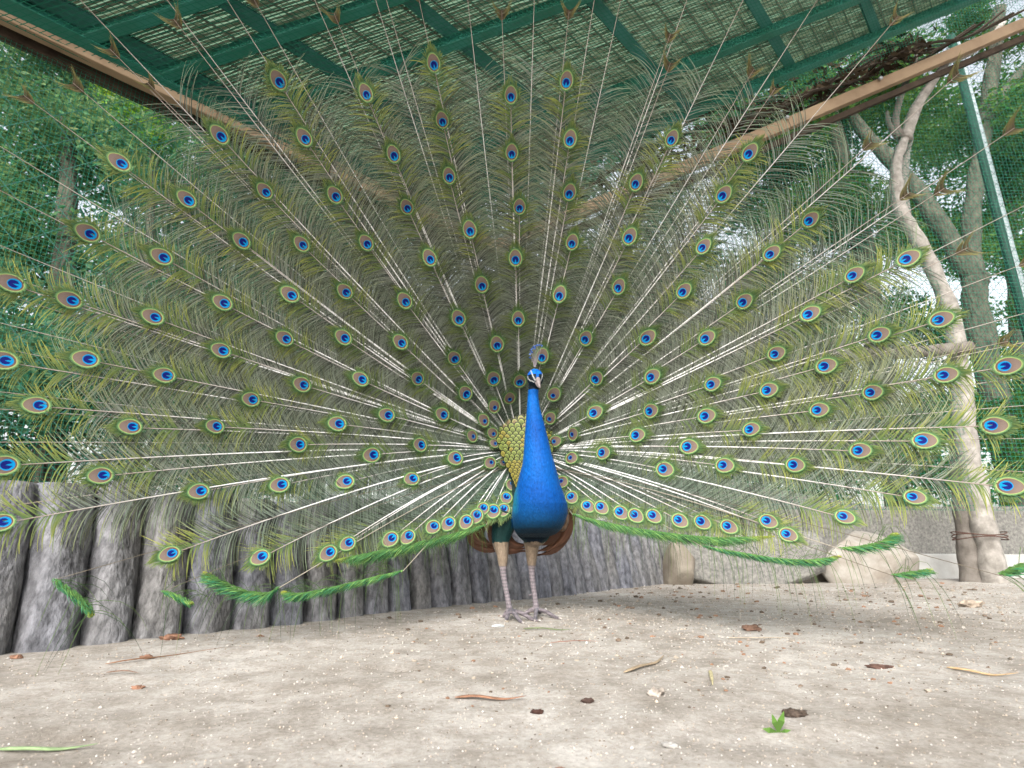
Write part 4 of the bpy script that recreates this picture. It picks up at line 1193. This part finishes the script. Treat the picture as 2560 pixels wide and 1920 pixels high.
for n_, (pts, hh, dk) in enumerate(EDGE):
    PP = []
    for (px, py) in pts:
        E, r_ = bowl_hit(px, py); PP.append(E + [0, .02, 0])
    P = spline(PP, 20)
    root_ = C0 + np.array([.03 * np.sign(P[0][0] - C0[0]), -.02, -.06])
    QP = np.vstack([spline([root_, (root_ + P[0]) / 2 + [0, .03, .03], P[0]], 14)[:-1], P])
    V, F = tube(QP, np.linspace(.0018, .0009, len(QP)) * (.55 if dk == 1 else 1), 5, False)
    f = obj('edge_feather', mesh_np('edge_feather', V, F, np.broadcast_to([.30, .27, .22] if dk < 1 else [.12, .10, .07], (len(V), 3))), M_quill, pea)
    plen = np.linalg.norm(np.diff(P, axis=0), axis=1).sum()
    m = int(plen / .0003)
    t = rng.random(m); g_ = t * 19; i_ = np.clip(g_.astype(int), 0, 18); u = (g_ - i_)[:, None]
    R = P[i_] * (1 - u) + P[i_ + 1] * u
    Td = nrm(P[i_ + 1] - P[i_])
    end = np.clip(np.minimum(t * 6 + .15, (1 - t) * 4), .06, 1)
    hl = hh * (.65 + .55 * rng.random(m)) * end
    depth = rng.normal(size=m) * .006; hl = hl * 1.9
    top = R + np.array([0, 1, 0]) * depth[:, None] + np.array([0, 0, 1.0]) * (.004 * rng.random((m, 1)))
    d1 = nrm(np.array([0, -.45, -.42]) + Td * .8 + .13 * rng.normal(size=(m, 3))); d2 = nrm(np.array([0, .10, -.40]) + Td * .8 + .12 * rng.normal(size=(m, 3)))
    mid_ = top + d1 * (hl * .5)[:, None]; bot = mid_ + d2 * (hl * .55)[:, None]
    wv = nrm(np.cross(d1, [0, -1, 0])) * .0007
    V = np.stack([top - wv, top + wv, mid_ - wv, mid_ + wv, bot - wv * .4, bot + wv * .4], 1).reshape(-1, 3)
    F = (np.array([[0, 1, 3, 2], [2, 3, 5, 4]])[None] + (np.arange(m) * 6)[:, None, None]).reshape(-1, 4)
    gr = np.array([.10, .23, .065]); te = np.array([.035, .24, .135]); yl = np.array([.42, .40, .05]); dkc = np.array([.015, .05, .03])
    k1 = (rng.random((m, 1)) * (dk * .75 + .25)); cT = gr * (1 - k1 * .3) + yl * k1 * .12
    cM = te * k1 + gr * (1 - k1); cM = np.where(rng.random((m, 1)) < .14, dkc, cM); cM = np.where(rng.random((m, 1)) < .15, np.array([.22, .38, .10]), cM)
    endy = np.clip((t - .86) / .14, 0, 1)[:, None]
    cT = cT * (1 - endy) + yl * endy; cM = cM * (1 - endy * .8) + yl * endy * .8
    cB = cM * .75
    Cc = np.stack([cT, cT, cM, cM, cB, cB], 1).reshape(-1, 3) * np.repeat(.7 + .6 * rng.random((m, 1)), 6, 0)
    tag(obj('vane', mesh_np('vane', V, F, Cc, False), M_edge, f), kind='stuff')
    # long loose barbs hanging from it
    m = int(plen / .006)
    if m > 3:
        t = rng.random(m) * .9; side = np.where(rng.random(m) < .5, 1.0, -1.0)
        L = .05 + .12 * rng.random(m)
        Z = np.zeros((m, 3))
        V, F, Cc = barbs(P, t, side, L, np.radians(45 + 30 * rng.random(m)), .3, np.full(m, .0012), Z + [.06, .12, .04], Z + np.where(rng.random((m, 1)) < .5, [.03, .05, .03], [.14, .22, .05]), np.full(m, 2.2))
        tag(obj('loose_barbs', mesh_np('loose_barbs', V, F, Cc, False), M_barb, f), kind='stuff')

# ================================================================== LITTER ON THE GROUND
def gp(px, py, z=0.0):
    p = gz(px, py, 0); return p + [0, 0, z + float(ground_h(np.array([p[0]]), np.array([p[1]]))[0])]
M_lit = mat('dry_litter', attr=True, rough=.8, spec=.2, noise=.35, nscale=90)
def litter(name, pts, r_, colr, label, cat, flat=.5):
    P = spline([gp(px, py, .003 + .003 * (k_ % 2)) for k_, (px, py) in enumerate(pts)], 14)
    n = len(P); rad = r_ * np.interp(np.linspace(0, 1, n), [0, .15, .6, 1], [.35, 1, .9, .15])
    V, F = tube(P, np.stack([rad, rad * flat], 1), 8)
    C = np.array(colr)[None] * (.75 + .5 * rng.random((len(V), 1)))
    return tag(obj(name, mesh_np(name, V, F, C), M_lit), label, cat)
litter('dry_leaf', [(1138, 1743), (1190, 1741), (1260, 1748), (1316, 1745)], .006, (.30, .16, .10), 'long reddish dry leaf blade lying in the foreground centre', 'leaf', .3)
litter('grass_blade', [(1308, 1575), (1350, 1576), (1400, 1577), (1432, 1577)], .004, (.16, .20, .10), 'thin green grass blade lying in front of the feet', 'grass blade')
litter('grass_blade', [(-10, 1873), (70, 1872), (160, 1864), (245, 1856)], .0042, (.26, .36, .18), 'long pale green blade at the lower left edge', 'grass blade')
litter('pine_needle', [(262, 1666), (330, 1660), (420, 1645), (560, 1630)], .0028, (.26, .14, .08), 'long brown pine needle near the edging logs', 'needle')
litter('pine_needle', [(265, 1686), (310, 1690), (345, 1693)], .0025, (.22, .14, .10), 'short brown needle in front of the long one at left', 'needle')
litter('straw', [(2366, 1668), (2420, 1674), (2480, 1681), (2545, 1684)], .005, (.46, .32, .18), 'tan straw stalk at the right side', 'straw')
litter('straw', [(1560, 1682), (1600, 1668), (1640, 1655), (1660, 1640)], .005, (.36, .28, .19), 'dull bent stalk right of the centre foreground', 'straw')
litter('straw', [(1775, 1675), (1778, 1690), (1782, 1712)], .004, (.50, .44, .26), 'short yellowish stick pointing toward the camera', 'straw')
litter('pine_needle', [(1375, 1610), (1440, 1606), (1500, 1604)], .0022, (.26, .12, .08), 'thin reddish needle right of the feet', 'needle')
litter('straw', [(1815, 1594), (1900, 1595), (1985, 1592)], .003, (.40, .34, .26), 'pale straw lying behind the brown curled leaf', 'straw')
def chunk(name, px, py, size, colr, seed, label, cat, M=None):
    V = ICO3[0] * (1 + .5 * sines(ICO3[0], 4, seed)[:, None] + .5 * sines(ICO3[0], 9, seed + 1)[:, None] + .25 * sines(ICO3[0], 20, seed + 3)[:, None])
    V[:, 2] += .5 * sines(ICO3[0], 5, seed + 4)
    V = V * np.array(size) / 2 + gp(px, py, size[2] * .28)
    C = np.array(colr)[None] * (.7 + .6 * np.clip(.5 + sines(V, 300, seed + 2)[:, None], 0, 1))
    return tag(obj(name, mesh_np(name, V, ICO3[1], C), M_lit if M is None else M), label, cat)
chunk('curled_leaf', 1880, 1573, (.055, .024, .02), (.17, .10, .07), 3, 'curled dark brown dead leaf right of the peacock', 'leaf')
chunk('dirt_clod', 1985, 1785, (.036, .016, .013), (.075, .055, .042), 4, 'dark soil clod beside the green sprout', 'clod')
chunk('dirt_clod', 1342, 1780, (.018, .01, .008), (.08, .04, .03), 5, 'small dark clod below the reddish leaf blade', 'clod')
chunk('dirt_clod', 1468, 1755, (.02, .01, .008), (.08, .05, .04), 6, 'pair of dark crumbs right of the reddish leaf blade', 'clod')
chunk('dirt_clod', 2200, 1665, (.045, .015, .01), (.12, .07, .055), 7, 'dark crumbled dropping right of centre', 'clod')
chunk('pebble', 1640, 1735, (.026, .018, .016), (.33, .29, .25), 10, 'large pale pebble right of centre foreground', 'pebble')
chunk('pebble', 1675, 1862, (.02, .012, .007), (.42, .40, .37), 12, 'flat whitish pebble at the lower middle right', 'pebble')
chunk('pebble', 2424, 1517, (.09, .04, .035), (.34, .28, .22), 16, 'flat brown stone in front of the perch pole', 'pebble')
chunk('white_chip', 1245, 1567, (.034, .02, .008), (.6, .62, .62), 17, 'bright white chip on the ground in front of the feet', 'chip')
for n_, (px, py, L, lab) in enumerate(((345, 1719, .022, 'rust-red curled leaf scrap at left foreground'), (365, 1650, .03, 'rust-brown leaf scrap by the long pine needle'), (40, 1645, .026, 'reddish leaf scrap in front of the leftmost log'), (1400, 1915, .014, 'rust leaf scrap at the bottom edge'), (650, 1500 + 90, .02, 'tan leaf scrap below the edging'), (430, 1602, .05, 'dry brown leaf litter tucked between two logs'),)):
    chunk('leaf_scrap', px, py, (L, L * .55, L * .35), (.24, .13, .085), 40 + n_, lab, 'leaf')
# green sprout
b = MB(); s0 = gp(1945, 1822)
for k_, (dx, dz, L) in enumerate(((-.3, 1, .026), (.35, 1, .030), (-1, .25, .024), (.9, .2, .018))):
    d = nrm([dx, -.1, dz]); tip = s0 + d * L; sdv = nrm(np.cross(d, [0, 1, 0])) * L * .17
    m_ = s0 + d * L * .55
    b.add([s0 - sdv * .2, s0 + sdv * .2, m_ + sdv, m_ - sdv], [[0, 1, 2, 3]], (.10, .20, .04)); b.add([m_ - sdv, m_ + sdv, tip + sdv * .05, tip - sdv * .05], [[0, 1, 2, 3]], (.15, .30, .06))
tag(obj('sprout', b.mesh('sprout', False), M_leaf), 'tiny bright green sprout in the lower right soil', 'plant')
